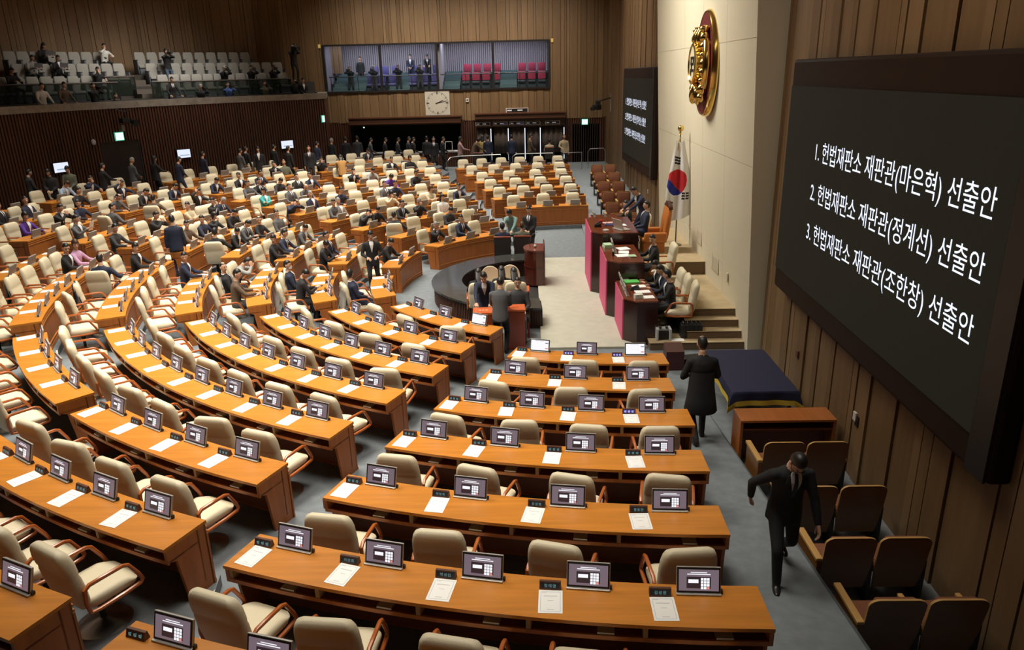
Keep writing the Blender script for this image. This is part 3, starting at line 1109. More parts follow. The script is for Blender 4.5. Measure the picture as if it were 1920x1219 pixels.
SH = .50
POSES = {
    'desk': dict(sit=1, pel=(0, -.02, .57), lean=10, nod=6, hl=(-.20, .42, .79), hr=(.18, .44, .79), fl=(-.13, .36, .09), fr=(.13, .34, .09)),
    'back': dict(sit=1, pel=(0, 0, .56), lean=-10, nod=6, hl=(-.14, .26, .68), hr=(.12, .28, .68), fl=(-.15, .42, .09), fr=(.15, .44, .09)),
    'read': dict(sit=1, pel=(0, -.02, .57), lean=20, nod=34, hl=(-.14, .44, .79), hr=(.12, .44, .79), fl=(-.13, .30, .09), fr=(.13, .30, .09)),
    'phone': dict(sit=1, pel=(0, -.02, .57), lean=16, nod=36, hl=(-.05, .38, .84), hr=(.06, .38, .85), fl=(-.13, .30, .09), fr=(.13, .30, .09)),
    'chin': dict(sit=1, pel=(0, -.02, .57), lean=14, nod=8, hl=(-.16, .42, .79), hr=(.06, .285, 1.135), eh=(.9, .2, -.7), hd=(-.3, -.1, 1), hn=(0, 1, 0), curl=.9, fl=(-.13, .34, .09), fr=(.13, .34, .09)),
    'clasp': dict(sit=1, pel=(0, -.02, .57), lean=14, nod=8, hl=(-.035, .33, 1.08), hr=(.035, .33, 1.08), eh=(.9, .1, -.8), hd=(-.2, -.15, 1), hn=(.3, 1, 0), curl=1.1, fl=(-.13, .34, .09), fr=(.13, .34, .09)),
    'fold': dict(sit=1, pel=(0, -.01, .57), lean=2, nod=8, hl=(.10, .22, .88), hr=(-.10, .24, .90), eh=(1, -.1, -.5), fl=(-.13, .36, .09), fr=(.13, .36, .09)),
    'headhand': dict(sit=1, pel=(0, -.02, .57), lean=10, nod=14, hl=(-.16, .42, .79), hr=(.13, .13, 1.26), eh=(1, .4, .0), hd=(-.5, -.4, 1), hn=(1, .2, 0), fl=(-.13, .34, .09), fr=(.13, .34, .09)),
    'headdown': dict(sit=1, pel=(0, -.02, .57), lean=38, nod=30, hl=(-.12, .42, 1.02), hr=(.14, .44, 1.06), eh=(1, .3, -.6), hd=(-.2, -.1, 1), hn=(1, .3, 0), fl=(-.13, .30, .09), fr=(.13, .30, .09)),
    'paper': dict(sit=1, pel=(0, 0, .56), lean=-4, nod=14, hl=(-.10, .36, .98), hr=(.12, .36, .98), fl=(-.15, .42, .09), fr=(.15, .42, .09)),
    'turned': dict(sit=1, pel=(0, 0, .56), lean=4, nod=2, hl=(-.20, .34, .70), hr=(.34, .30, .80), fl=(-.15, .40, .09), fr=(.15, .40, .09)),
    'stand': dict(hl=(-.24, .06, .80), hr=(.24, .06, .80), hn=(1, .2, 0), fl=(-.11, -.02, .085), fr=(.11, .02, .085), nod=4),
    'fronthands': dict(hl=(-.05, .24, .98), hr=(.06, .25, 1.0), fl=(-.11, -.02, .085), fr=(.11, .02, .085), nod=16, lean=3),
    'gesture': dict(hl=(-.24, .05, .80), hr=(.20, .38, 1.10), fl=(-.11, -.02, .085), fr=(.11, .02, .085), nod=6, lean=2),
    'stride': dict(hl=(-.27, .30, .80), hr=(.33, -.10, .90), hn=(1, 0, 0), fl=(-.10, -.36, .16), fr=(.07, .26, .085), pel=(0, 0, .88), lean=24, nod=34, twist=12),
    'walkaway': dict(hl=(-.14, .24, 1.04), hr=(.13, .24, 1.02), fl=(-.09, -.22, .13), fr=(.10, .16, .085), pel=(0, 0, .91), lean=4, nod=12),
    'bend': dict(pel=(0, -.10, .90), lean=34, nod=14, hl=(-.15, .50, .98), hr=(.16, .50, .98), fl=(-.12, -.08, .085), fr=(.12, 0, .085)),
    'bendlow': dict(pel=(0, -.14, .88), lean=58, nod=-4, hl=(-.16, .55, .78), hr=(.16, .55, .80), fl=(-.12, -.08, .085), fr=(.12, 0, .085)),
    'camera': dict(hl=(-.05, .26, 1.50), hr=(.07, .24, 1.50), eh=(1, -.1, -.7), hd=(0, .6, .8), hn=(1, -.4, 0), fl=(-.13, 0, .085), fr=(.13, .05, .085), nod=6, lean=2),
    'sitcamera': dict(sit=1, pel=(0, 0, .56), lean=12, nod=6, hl=(-.05, .36, 1.16), hr=(.07, .34, 1.16), eh=(1, -.1, -.8), hd=(0, .6, .8), hn=(1, -.4, 0), fl=(-.15, .34, .09), fr=(.15, .34, .09)),
    'ledge': dict(pel=(0, -.08, .91), lean=18, nod=6, hl=(-.24, .28, .92), hr=(.24, .28, .92), hd=(0, 1, -.2), fl=(-.12, -.08, .085), fr=(.12, 0, .085)),
    'ballotstand': dict(pel=(0, -.04, .90), lean=14, nod=24, hl=(-.10, .34, .98), hr=(.10, .36, .98), fl=(-.10, -.04, .085), fr=(.10, .0, .085)),
    'sitdesk': dict(sit=1, pel=(0, -.02, .57), lean=14, nod=22, hl=(-.13, .40, .84), hr=(.13, .40, .84), fl=(-.13, .30, .09), fr=(.13, .30, .09)),
}
HSTYLE = {'short': ('short', 'black'), 'thin': ('thin', 'black'), 'bald': ('bald', 'black'), 'grey': ('short', 'grey'), 'bob': ('bob', 'black'), 'bobs': ('bob', 'brown'), 'brownbob': ('woman_short', 'brown'),
          'shortw': ('woman_short', 'black'), 'long': ('long', 'black'), 'cap': ('cap', 'black'), 'silver': ('short', 'silver'), 'darkbrown': ('short', 'brown')}
FRONT = {}


def front_mesh(kind):
    """shirt front, collar and tie lying on the chest, in the chest's own frame (origin .30 above the pelvis)"""
    if kind in FRONT:
        return FRONT[kind]
    out = []

    def strip(m, rows, th=.012, name='shirt_front'):
        mb = MB()
        V = []
        for z, x0, x1, y in rows:
            V += [(x0, y, z), (x1, y, z), (x1, y + th, z), (x0, y + th, z)]
        n = len(rows)
        mb.loft([V[4 * i:4 * i + 4] for i in range(n)], m)
        out.append((name, mb.mesh(name)))
    c = {'blouse': shirt_m, 'shirt': shirt_m, 'tie': shirt_m, 'bluetie': shirt_m}.get(kind, shirt_m)
    ys = ((-.06, .126), (.02, .132), (.09, .132), (.15, .122), (.185, .102), (.215, .080), (.238, .066))
    wd = (.006, .020, .036, .050, .056, .054, .045)
    strip(c, [(z, -w_, w_, y) for (z, y), w_ in zip(ys, wd)], .010)
    mb = MB()
    mb.tube([(.058 * math.sin(a), -.004 + .060 * math.cos(a), .236 + .012 * (-math.cos(a))) for a in [math.radians(q) for q in range(0, 360, 24)]], .0125, c, 6, closed=True)
    out.append(('collar', mb.mesh('collar', True)))
    if kind in ('tie', 'bluetie'):
        t = tie_dark if kind == 'tie' else tie_blue
        strip(t, [(z, -w_, w_, y + .008) for (z, y), w_ in zip(ys, (.012, .024, .022, .019, .016, .015, .017))], .008, 'tie')
    FRONT[kind] = out
    return out


glass_fr = mat('spectacle_frame', (0.01, 0.01, 0.01), 0.3)


def specs_mesh():
    mb = MB()
    for s in (-1, 1):
        mb.tube([(s * .030 + .020 * math.cos(a), .096, .006 + .015 * math.sin(a)) for a in [i * math.pi / 6 for i in range(12)]], .0022, glass_fr, 5, closed=True)
        mb.tube([(s * .05, .095, .01), (s * .078, .06, .01), (s * .08, .0, .008)], .002, glass_fr, 5)
    mb.tube([(-.01, .097, .008), (.01, .097, .008)], .002, glass_fr, 5)
    return mb.mesh('spectacles')


SPECS = []
NPEOPLE = 0


def person(pose, yaw, jacket, hairk, front, loc, rz, label, group=None, trousers=None, scale=1.0, fine=0.021, lapels=False, specs=False, skinm=None, coat=False):
    yaw = int(round(yaw / 25.0) * 25)
    me, MH, MC, hands = pose_mesh((pose, yaw), fine)
    o = bpy.data.objects.new('person', me)
    col.objects.link(o)
    for i, m in ((1, CLOTH[jacket]), (2, CLOTH[trousers or (jacket if jacket in ('black', 'navy', 'charcoal', 'grey') else 'charcoal')])):
        o.material_slots[i].link = 'OBJECT'
        o.material_slots[i].material = m
    o.location = loc
    o.rotation_euler = (0, 0, rz)
    o.scale = (scale,) * 3
    tag(o, label, 'person', group)
    if hairk:
        part('hair', get_hair(*HSTYLE[hairk]), o, MH.translation, MH.to_euler())
    if front == 'mask':
        mb = MB()
        mb.loft([[(-.05, .055, -.02), (0, .112, -.016), (.05, .055, -.02)], [(-.055, .05, -.05), (0, .116, -.045), (.055, .05, -.05)], [(-.045, .045, -.09), (0, .098, -.1), (.045, .045, -.09)]], mask_m, False, False)
        part('face_mask', mb.mesh('face_mask', True), o, MH.translation, MH.to_euler())
        front = 'shirt'
    if front and front != 'none':
        for nm, fm in front_mesh(front):
            part(nm, fm, o, MC.translation, MC.to_euler())
    if lapels:
        mb = MB()
        for s in (-1, 1):
            mb.loft([[(s * .003, .128, -.07), (s * .02, .130, -.07), (s * .02, .136, -.07), (s * .003, .136, -.07)], [(s * .034, .140, .06), (s * .085, .128, .08), (s * .085, .134, .08), (s * .034, .147, .06)],
                     [(s * .052, .128, .14), (s * .098, .108, .13), (s * .098, .115, .13), (s * .052, .136, .14)], [(s * .058, .088, .212), (s * .076, .075, .212), (s * .078, .082, .214), (s * .06, .096, .214)]], CLOTH[jacket])
        part('lapels', mb.mesh('lapels'), o, MC.translation, MC.to_euler())
    if coat:
        mb = MB()
        n = 20
        rows = [(.30, .185, .140, 0), (.05, .200, .155, -.01), (-.15, .225, .18, -.02), (-.34, .255, .205, -.03), (-.36, .245, .195, -.03)]
        mb.loft([[(wx * math.cos(2 * math.pi * k / n), y0 + wy * math.sin(2 * math.pi * k / n), POSES[pose]['pel'][2] + h) for k in range(n)] for h, wx, wy, y0 in rows], CLOTH[jacket], caps=False)
        part('coat_tail', mb.mesh('coat_tail', True), o)
    if specs:
        if not SPECS:
            SPECS.append(specs_mesh())
        part('spectacles', SPECS[0], o, MH.translation, MH.to_euler())
    return o

# ------------------------------------------------------------------ who sits where: block, row, seat, shift towards the desk, shift along it, pose, jacket, hair, head turn, front, looks
PEOPLE = [
    ('middle', 9, 7, -0.10, -0.42, 'back', 'black', 'short', 0, 'tie', 'man in a black suit with white shirt and dark tie leaning back'),
    ('middle', 9, 6, -0.30, -0.42, 'back', 'navy', 'short', -25, 'shirt', 'man in a navy suit with folded arms'),
    ('middle', 8, 6, -0.38, 0.42, 'desk', 'purple', 'bob', -30, 'blouse', 'woman in a purple jacket with bobbed hair'),
    ('middle', 8, 5, -0.35, -0.07, 'clasp', 'black', 'short', 0, 'shirt', 'man in a black suit clasping both hands before his mouth'),
    ('middle', 10, 3, -0.38, 0.41, 'read', 'lightblue', 'brownbob', 20, 'shirt', 'person in a light blue jacket looking down'),
    ('middle', 10, 2, -0.38, 0.42, 'chin', 'navy', 'short', 0, 'shirt', 'man in a navy suit resting his face on one hand'),
    ('middle', 9, 4, -0.38, 0.07, 'desk', 'black', 'short', 20, 'none', 'man in a dark sweater with arms on the desk'),
    ('middle', 8, 4, -0.38, -0.05, 'desk', 'navy', 'short', -75, 'none', 'man in a dark blue jacket seen in profile'),
    ('middle', 7, 6, -0.13, -0.42, 'paper', 'grey', 'short', 0, 'shirt', 'man in a grey suit reading a white sheet'),
    ('middle', 7, 4, 0.15, -0.42, 'turned', 'grey', 'short', -40, 'none', 'man in a grey suit turned round in his chair'),
    ('middle', 6, 7, -0.38, 0.23, 'desk', 'charcoal', 'short', -30, 'none', 'man in a charcoal jacket leaning over the desk'),
    ('middle', 9, 2, -0.38, 0.30, 'headhand', 'navy', 'short', 0, 'shirt', 'man in a navy suit scratching his head'),
    ('middle', 8, 3, -0.38, 0.16, 'read', 'grey', 'thin', 0, 'none', 'man with glasses and a grey checked jacket looking down'),
    ('middle', 7, 3, 0.15, -0.42, 'turned', 'brown', 'short', 0, 'none', 'man in a brown jacket seen from behind'),
    ('middle', 8, 2, -0.38, 0.14, 'read', 'black', 'short', 15, 'shirt', 'man in a black suit bent over papers'),
    ('middle', 8, 1, -0.38, 0.01, 'read', 'navy', 'short', 15, 'shirt', 'man in a navy suit reading with lowered head'),
    ('middle', 7, 1, -0.38, 0.05, 'headhand', 'black', 'short', 0, 'shirt', 'man in a black suit leaning his head on one raised arm'),
    ('far_fan', 8, 10, -0.38, 0.13, 'read', 'navy', 'short', 10, 'shirt', 'man in a navy suit looking down at his desk'),
    ('far_fan', 8, 9, -0.38, 0.04, 'desk', 'black', 'short', -70, 'shirt', 'man in a black vest looking across the hall'),
    ('middle', 6, 3, -0.23, -0.01, 'fold', 'beige', 'short', -70, 'none', 'person in a beige jacket with folded arms'),
    ('middle', 6, 2, -0.25, -0.23, 'chin', 'black', 'short', -70, 'shirt', 'man in a black suit touching his chin in profile'),
    ('middle', 6, 1, -0.38, 0.28, 'read', 'navy', 'grey', 0, 'tie', 'grey haired man in a navy suit looking down'),
    ('middle', 6, 5, -0.38, -0.03, 'clasp', 'black', 'short', 0, 'none', 'man in a black suit with folded hands before his face'),
    ('middle', 5, 3, -0.38, 0.42, 'chin', 'black', 'bob', 0, 'none', 'smiling woman in black resting her chin on one hand'),
    ('middle', 5, 2, -0.38, 0.37, 'read', 'black', 'short', 0, 'none', 'man in a black suit bent over the desk'),
    ('middle', 5, 4, -0.38, 0.07, 'desk', 'navy', 'short', -75, 'none', 'man in a blue jacket looking sideways'),
    ('middle', 5, 5, -0.38, 0.04, 'desk', 'brown', 'short', -60, 'none', 'smiling man in a dark brown jacket'),
    ('middle', 4, 5, 0.07, -0.40, 'turned', 'black', 'short', 0, 'none', 'man in a dark plum jacket turned away from the rostrum'),
    ('middle', 4, 4, -0.27, 0.05, 'read', 'black', 'short', -50, 'shirt', 'man in a black suit looking down in profile'),
    ('middle', 4, 3, 0.09, -0.09, 'phone', 'grey', 'short', 0, 'tie', 'man in a grey blue suit holding a phone'),
    ('short_middle', 5, 1, -0.37, 0.07, 'desk', 'black', 'shortw', -60, 'blouse', 'woman in a black blazer over a white blouse looking aside'),
    ('short_middle', 4, 1, -0.38, -0.25, 'desk', 'navy', 'short', -70, 'shirt', 'man in a navy suit over a white shirt leaning sideways'),
    ('short_middle', 3, 2, 0.15, -0.42, 'headdown', 'lightgrey', 'short', 0, 'none', 'man in a pale grey knit with his head on his arm'),
    ('short_middle', 3, 3, 0.07, -0.42, 'back', 'black', 'thin', -40, 'tie', 'balding man in a black suit with dark tie leaning back'),
    ('short_middle', 3, 4, -0.29, -0.42, 'desk', 'brown', 'short', -30, 'none', 'man in a brown tweed jacket reaching over the desk'),
    ('short_middle', 6, 2, -0.36, -0.11, 'desk', 'black', 'short', -60, 'shirt', 'man in a black suit with glasses seen in profile'),
    ('short_middle', 6, 1, -0.38, 0.26, 'desk', 'pink', 'bobs', -50, 'none', 'woman in a lilac jacket looking sideways'),
    ('short_middle', 5, 3, 0.15, -0.42, 'turned', 'navy', 'thin', 0, 'none', 'balding man in a navy suit turned round in his chair'),
    ('far_fan', 9, 8, -0.25, -0.26, 'chin', 'black', 'short', -60, 'shirt', 'man in a black suit holding a hand to his mouth'),
    ('far_fan', 9, 7, -0.29, 0.34, 'back', 'olive', 'thin', -30, 'none', 'balding man in a grey green jacket leaning back'),
    ('far_fan', 8, 8, -0.32, 0.16, 'desk', 'navy', 'short', 30, 'tie', 'man in a navy suit with a purple tie'),
    ('far_fan', 7, 9, 0.04, -0.12, 'desk', 'black', 'short', 0, 'tie', 'man in a dark suit with a pale blue tie'),
    ('far_fan', 7, 10, -0.38, -0.42, 'desk', 'grey', 'short', -50, 'none', 'man in a grey purple jacket leaning towards his neighbour'),
    ('far_fan', 7, 8, -0.34, 0.06, 'read', 'charcoal', 'short', 0, 'none', 'man in a dark grey suit studying his desk'),
    ('far_fan', 7, 7, -0.28, 0.08, 'back', 'black', 'short', 0, 'tie', 'man in a dark suit with white shirt and tie facing the rostrum'),
    ('far_fan', 7, 6, -0.38, 0.42, 'desk', 'navy', 'short', -70, 'shirt', 'man in a navy suit seen in profile'),
    ('far_fan', 6, 7, -0.38, 0.40, 'read', 'grey', 'bald', -20, 'none', 'bald man in a grey sweater'),
    ('far_fan', 6, 9, -0.38, 0.25, 'fold', 'teal', 'bob', -50, 'blouse', 'woman in a turquoise jacket with bobbed hair'),
    ('far_fan', 6, 8, -0.15, 0.01, 'back', 'grey', 'short', 0, 'tie', 'man in a grey suit with a striped tie leaning back'),
    ('far_fan', 5, 7, -0.38, 0.27, 'back', 'navy', 'grey', -30, 'shirt', 'grey haired man in a navy suit leaning back'),
    ('far_fan', 5, 6, -0.22, -0.02, 'desk', 'navy', 'short', 0, 'none', 'man in a navy jacket wearing glasses'),
    ('far_fan', 5, 8, -0.38, 0.35, 'headdown', 'navy', 'thin', 0, 'none', 'balding man in a navy suit bowing his head onto his hand'),
    ('far_fan', 4, 7, -0.37, -0.25, 'desk', 'grey', 'short', -60, 'none', 'man in a dark grey suit bending to his neighbour'),
    ('far_fan', 4, 6, -0.38, 0.42, 'back', 'lightgrey', 'grey', -20, 'shirt', 'grey haired man in a light grey suit leaning back'),
    ('far_fan', 9, 6, -0.38, 0.24, 'chin', 'black', 'short', 0, 'none', 'man in a black turtleneck resting his chin on a hand'),
    ('far_fan', 7, 5, -0.38, 0.20, 'chin', 'black', 'short', 0, 'shirt', 'man in a dark suit holding his hand to his cheek'),
    ('middle', 4, 2, -0.38, 0.37, 'desk', 'black', 'thin', -50, 'none', 'balding man in a black jacket with one elbow out'),
    ('middle', 4, 1, -0.31, 0.17, 'back', 'grey', 'short', -20, 'none', 'man in a grey suit holding his hands before his chest'),
    ('middle', 3, 3, -0.38, 0.25, 'desk', 'navy', 'short', 0, 'tie', 'man in a navy suit and tie gazing up at the gallery'),
    ('middle', 3, 2, -0.38, 0.06, 'read', 'grey', 'short', -20, 'shirt', 'man in a grey suit looking down'),
    ('middle', 3, 4, -0.27, 0.03, 'desk', 'black', 'shortw', -70, 'none', 'woman in black with short hair in profile'),
    ('middle', 2, 3, -0.09, 0.08, 'phone', 'black', 'shortw', -60, 'none', 'woman in a dark blazer holding a phone'),
    ('middle', 2, 2, 0.06, 0.18, 'back', 'navy', 'short', -10, 'tie', 'man in a navy suit with a striped tie leaning back'),
    ('short_middle', 1, 2, 0.07, 0.05, 'back', 'navy', 'short', 60, 'bluetie', 'man in a navy suit with a bright blue tie looking over his shoulder'),
    ('short_middle', 2, 2, 0.15, -0.42, 'back', 'navy', 'short', -30, 'mask', 'man in a navy suit wearing a white face mask'),
    ('short_middle', 2, 3, -0.31, -0.42, 'phone', 'black', 'short', -40, 'none', 'man in a black coat bending over a phone on his desk'),
    ('middle', 1, 1, -0.38, 0.42, 'read', 'black', 'short', -20, 'none', 'man in a black knit writing with lowered head'),
    ('far_fan', 2, 4, 0.08, -0.28, 'turned', 'charcoal', 'short', 0, 'none', 'man in a charcoal jacket seen from behind in a turned chair'),
    ('far_fan', 1, 3, -0.38, -0.11, 'chin', 'black', 'grey', -50, 'shirt', 'grey haired man in a black suit with his hand at his mouth'),
    ('far_fan', 1, 2, 0.05, -0.37, 'desk', 'navy', 'short', -40, 'tie', 'man in a navy suit with a pale tie'),
    ('far_fan', 2, 2, -0.17, 0.01, 'phone', 'charcoal', 'short', 0, 'none', 'man in a dark grey jacket looking at a phone'),
    ('far_fan', 3, 3, -0.38, 0.16, 'chin', 'black', 'grey', -20, 'none', 'man in black with glasses holding his hand to his mouth'),
    ('far_fan', 3, 4, -0.38, -0.03, 'desk', 'black', 'short', 0, 'bluetie', 'smiling man in a dark suit with a blue tie'),
    ('far_fan', 3, 5, -0.38, 0.19, 'read', 'black', 'short', -20, 'none', 'man in black leaning low over the desk'),
    ('far_fan', 3, 2, -0.38, -0.01, 'back', 'white', 'long', 0, 'blouse', 'woman with long dark hair in white and black'),
    ('far_fan', 5, 4, -0.22, -0.13, 'back', 'grey', 'short', 0, 'tie', 'man in a grey suit and dark tie'),
    ('far_fan', 5, 3, -0.38, 0.42, 'desk', 'navy', 'short', 0, 'none', 'smiling man in a dark navy jacket'),
    ('far_fan', 6, 3, -0.38, 0.38, 'read', 'purple', 'bob', 0, 'none', 'woman in a violet jacket looking down'),
    ('far_fan', 6, 2, -0.38, 0.15, 'desk', 'black', 'shortw', 0, 'none', 'woman in black with short hair and glasses'),
    ('far_fan', 7, 4, -0.38, 0.22, 'read', 'lightgrey', 'short', 0, 'none', 'man in a pale grey knit looking down'),
    ('far_fan', 4, 2, -0.38, 0.26, 'fold', 'beige', 'bobs', 30, 'none', 'person in a cream jacket with folded arms'),
    ('far_fan', 4, 1, -0.20, 0.00, 'desk', 'navy', 'short', -20, 'shirt', 'man in a navy suit over a pale shirt'),
    ('far_fan', 4, 4, -0.38, 0.13, 'chin', 'beige', 'bob', 0, 'none', 'woman in a cream cardigan with her hand on her cheek'),
    ('far_fan', 3, 6, 0.15, -0.42, 'headdown', 'charcoal', 'short', 0, 'none', 'man in a charcoal jacket holding his bowed head'),
    ('far_fan', 8, 3, 0.15, -0.42, 'desk', 'black', 'short', 0, 'shirt', 'man in a black suit at the back by the clock'),
    ('far_fan', 8, 2, 0.15, -0.31, 'desk', 'black', 'bob', 0, 'none', 'woman in black at the back row'),
    ('far_fan', 10, 3, -0.38, 0.32, 'read', 'charcoal', 'short', 0, 'blouse', 'person with a white collar in the last row'),
]

HOLDS = {}
SPECS_ON = ('glasses',)
BY_SEAT = {(p[0], p[1], p[2]): p for p in PEOPLE}


def seat_words(bn, k, i):
    S = SEATS[(bn, k, i)]
    return '%s from the %s, %s row, %s' % (ORD[S['nth']], BLOCKS[bn]['end'], ORD[k], BLOCKS[bn]['words'])


def plabel(s, k, bn):
    for t in (', %s row, %s' % (ORD[k], BLOCKS[bn]['words']), ', %s row, %s' % (ORD[k], BLOCKS[bn]['short']), ', ' + BLOCKS[bn]['short'], ''):
        if len(re.findall(r"[A-Za-z0-9][A-Za-z0-9'-]*", s + t)) <= 16:
            return s + t
    return s


rj = random.Random(5)
seat_frames = {}
for (bn, k, i), S in SEATS.items():
    th, R, zf = S['th'], S['R'], S['zf']
    rz = math.radians(th + 90)
    pm = PV(R, th, zf + .74)
    tang = Vector((-math.sin(math.radians(th)), math.cos(math.radians(th)), 0))
    rad = Vector((math.cos(math.radians(th)), math.sin(math.radians(th)), 0))
    wds = seat_words(bn, k, i)
    P = BY_SEAT.get((bn, k, i))
    dr, dt = (max(-.17, min(.08, P[3])), P[4]) if P else (0, 0)
    cp = PV(R + .77, th, zf) + tang * dt * .9
    if bn == 'near_side':
        cp += tang * rj.uniform(-.04, .04) + rad * rj.uniform(-.03, .05)
    turned = P and P[5] == 'turned'
    if shows(cp + Vector((0, 0, .8)), 60, 30) and (shows(cp + Vector((0, 0, 1.0)), 30, 30) or shows(cp + Vector((0, 0, .3)), 30, 20)):
        c = first_or_copy(chair0)
        a = rz + math.radians(rj.uniform(-9, 9) if bn != 'far_side' else rj.uniform(-3, 3))
        if bn in ('near_fan', 'short_middle') and not P:
            a += math.radians(rj.uniform(-6, 14))
        if turned:
            cp += rad * .12
            a = math.radians(-20 if P[8] < 0 else 8)
        c.location, c.rotation_euler = cp, (0, 0, a)
        st = 'turned cream armchair' if turned else ('occupied cream armchair' if P else 'empty cream armchair')
        tag(c, '%s, %s' % (st, wds), 'chair', 'cream armchairs at the desks')
        seat_frames[(bn, k, i)] = (cp.copy(), a)
    if shows(pm + Vector((0, 0, .12)), 12, 12):
        m = first_or_copy(mon1 if (bn, k, i) in WHITE_SCREEN else mon0)
        m.location, m.rotation_euler = pm, (0, 0, rz)
        tag(m, 'desk monitor, %s' % wds, 'monitor', 'desk monitors')
        pp = pm - tang * .335 + rad * .015
        g = (bn, k, i) in BLUE_PLATE
        if (bn, k, i) in NAMES:
            n_ = make_plate(False, NAMES[(bn, k, i)])
        else:
            n_ = first_or_copy(plate1 if g else plate0)
        n_.location, n_.rotation_euler = pp, (0, 0, rz)
        tag(n_, 'dark nameplate, %s' % wds, 'nameplate', 'nameplates on the desks')
    if bn in ('near_side', 'near_fan', 'short_middle') or (bn == 'middle' and k <= 6) or (bn == 'far_fan' and k <= 3):
        if shows(PV(R + .2, th, zf + .74), 10, 10):
            s_ = first_or_copy(sheet0)
            s_.location = pm - tang * (.335 + rj.uniform(-.02, .02)) + rad * .205 + Vector((0, 0, .001))
            s_.rotation_euler = (0, 0, rz + math.radians(rj.uniform(-5, 5)))
            tag(s_, 'white agenda sheet, %s' % wds, 'paper', 'agenda sheets on the desks')
    if P:
        cp2 = PV(R + .77 + dr, th, zf) + tang * dt
        a = rz
        if turned:
            cp2, a = seat_frames.get((bn, k, i), (cp2, rz))
        o = person(P[5], P[8], P[6], P[7], P[9], cp2, a, plabel(P[10], k, bn),
                   'people seated at the desks', specs='glasses' in P[10])
        if P[5] == 'paper':
            mb = MB()
            mb.box((0, 0, 0), (.21, .003, .29), paper)
            q = mb.build('held_sheet')
            q.location = cp2 + Matrix.Rotation(a, 3, 'Z') @ Vector((.01, .44, 1.06))
            q.rotation_euler = (-.35, 0, a)
            tag(q, 'white sheet held up by the reading man in grey', 'paper')
        if P[5] == 'phone':
            mb = MB()
            mb.rbox((0, 0, 0), (.075, .15, .009), .004, black)
            q = mb.build('phone')
            q.location = cp2 + Matrix.Rotation(a, 3, 'Z') @ Vector((.0, .47, .845))
            q.rotation_euler = (.35, 0, a)
            tag(q, 'dark phone held by the seated figure, %s row, %s' % (ORD[k], BLOCKS[bn]['short'] + (', seat %s' % ORD[S['nth']])), 'phone')

# ------------------------------------------------------------------ coats hung over chairs
def coat(seat, colr, label):
    if seat not in seat_frames:
        return
    cp, a = seat_frames[seat]
    mb = MB()
    rr_ = random.Random(len(label))
    rings = []
    for k in range(13):
        t = k / 12
        z = 1.08 - abs(t - .5) * 2 * .62
        y = -.33 + (t - .5) * .20 * (1 if abs(t - .5) > .1 else 3)
        w_ = .25 + .07 * abs(t - .5) * 2
        rings.append([(x * w_ / 8, y + rr_.uniform(-.012, .012) - .02 * math.cos(x * 1.3), z + (-.10 * (abs(x) / 8) ** 3) + rr_.uniform(-.01, .01)) for x in range(-8, 9)])
    n = 17
    mb.loft([r + [(x, y * 1.0 + (.03 if i > 6 else -.03) * 0 + .022 * (1 if y > -.33 else -1) * -1, z - .02) for x, y, z in reversed(r)] for i, r in enumerate(rings)], CLOTH[colr])
    o = mb.build('coat', None, True)
    o.location, o.rotation_euler = cp, (0, 0, a)
    tag(o, label, 'coat')


coat(('short_middle', 6, 4), 'charcoal', 'dark grey coat thrown over an empty armchair, sixth row, short block facing the well')
coat(('short_middle', 5, 4), 'navy', 'navy coat hung on an armchair, fifth row, short block facing the well')
coat(('middle', 5, 1), 'black', 'black coat on an armchair back, fifth row, middle block')
coat(('far_fan', 7, 9), 'black', 'black coat over an armchair, seventh row, crowded fan block')
coat(('far_fan', 8, 9), 'black', 'black coat over an armchair, eighth row, crowded fan block')
coat(('short_middle', 2, 3), 'stone', 'stone grey coat over an armchair, second row, short block facing the well')
coat(('short_middle', 1, 2), 'stone', 'grey coat behind the man with the bright blue tie')
coat(('far_fan', 2, 1), 'black', 'black coat on an armchair beside the brown bag')

# ------------------------------------------------------------------ rostrum
face = lambda dx, dy: math.atan2(-dx, dy)
mahog = mat('dark_mahogany', (0.030, 0.008, 0.006), 0.22, coat=0.4)
mahog_top = mat('mahogany_top', (0.16, 0.040, 0.018), 0.16, coat=0.5)
pink = mat('pink_panel', (0.62, 0.085, 0.20), 0.6)


def rostrum_desk(y0, y1, xf, z, z0, xb, label, ch=0.26):
    loc = Vector(((xf + xb) / 2, (y0 + y1) / 2, z0))
    root = empty('rostrum_desk', loc)
    tag(root, label, 'desk')
    out = [(xf, y1), (xb, y1), (xb, y0 - ch), (xf + ch, y0 - ch), (xf, y0)]
    mb = MB()
    mb.prism([(x + .02 if x < xb else x, y) for x, y in out], z0, z - .03, mahog)
    build_at(mb, 'body', root, loc)
    mb = MB()
    mb.prism(out, z - .03, z, mahog_top)
    build_at(mb, 'desk_top', root, loc)
    mb = MB()
    mb.box((xf + .004, (y0 + y1) / 2, (z + z0) / 2 - .015), (.03, y1 - y0 - .02, z - z0 - .03), pink)
    build_at(mb, 'pink_front_panel', root, loc)
    return root


rostrum_desk(-.50, 1.52, -.52, 1.72, .05, .70, 'tallest dark mahogany rostrum desk with pink front panel')
rostrum_desk(-2.62, -.98, -.32, 1.45, .05, .55, 'middle dark mahogany clerk desk with pink front panel')
rostrum_desk(-4.42, -2.95, -.13, 1.02, .05, .60, 'lowest dark mahogany desk with pink front panel nearest the stairs')
rd = rostrum_desk(2.2, 3.7, -.20, 1.40, .05, .60, 'dark mahogany desk on the far flank of the rostrum', 0.1)


def thing(mb, name, label, cat, loc=(0, 0, 0), rz=0.0, group=None, smooth=False, rot=None):
    o = mb.build(name, None, smooth)
    o.location = loc
    o.rotation_euler = rot or (0, 0, rz)
    return tag(o, label, cat, group)


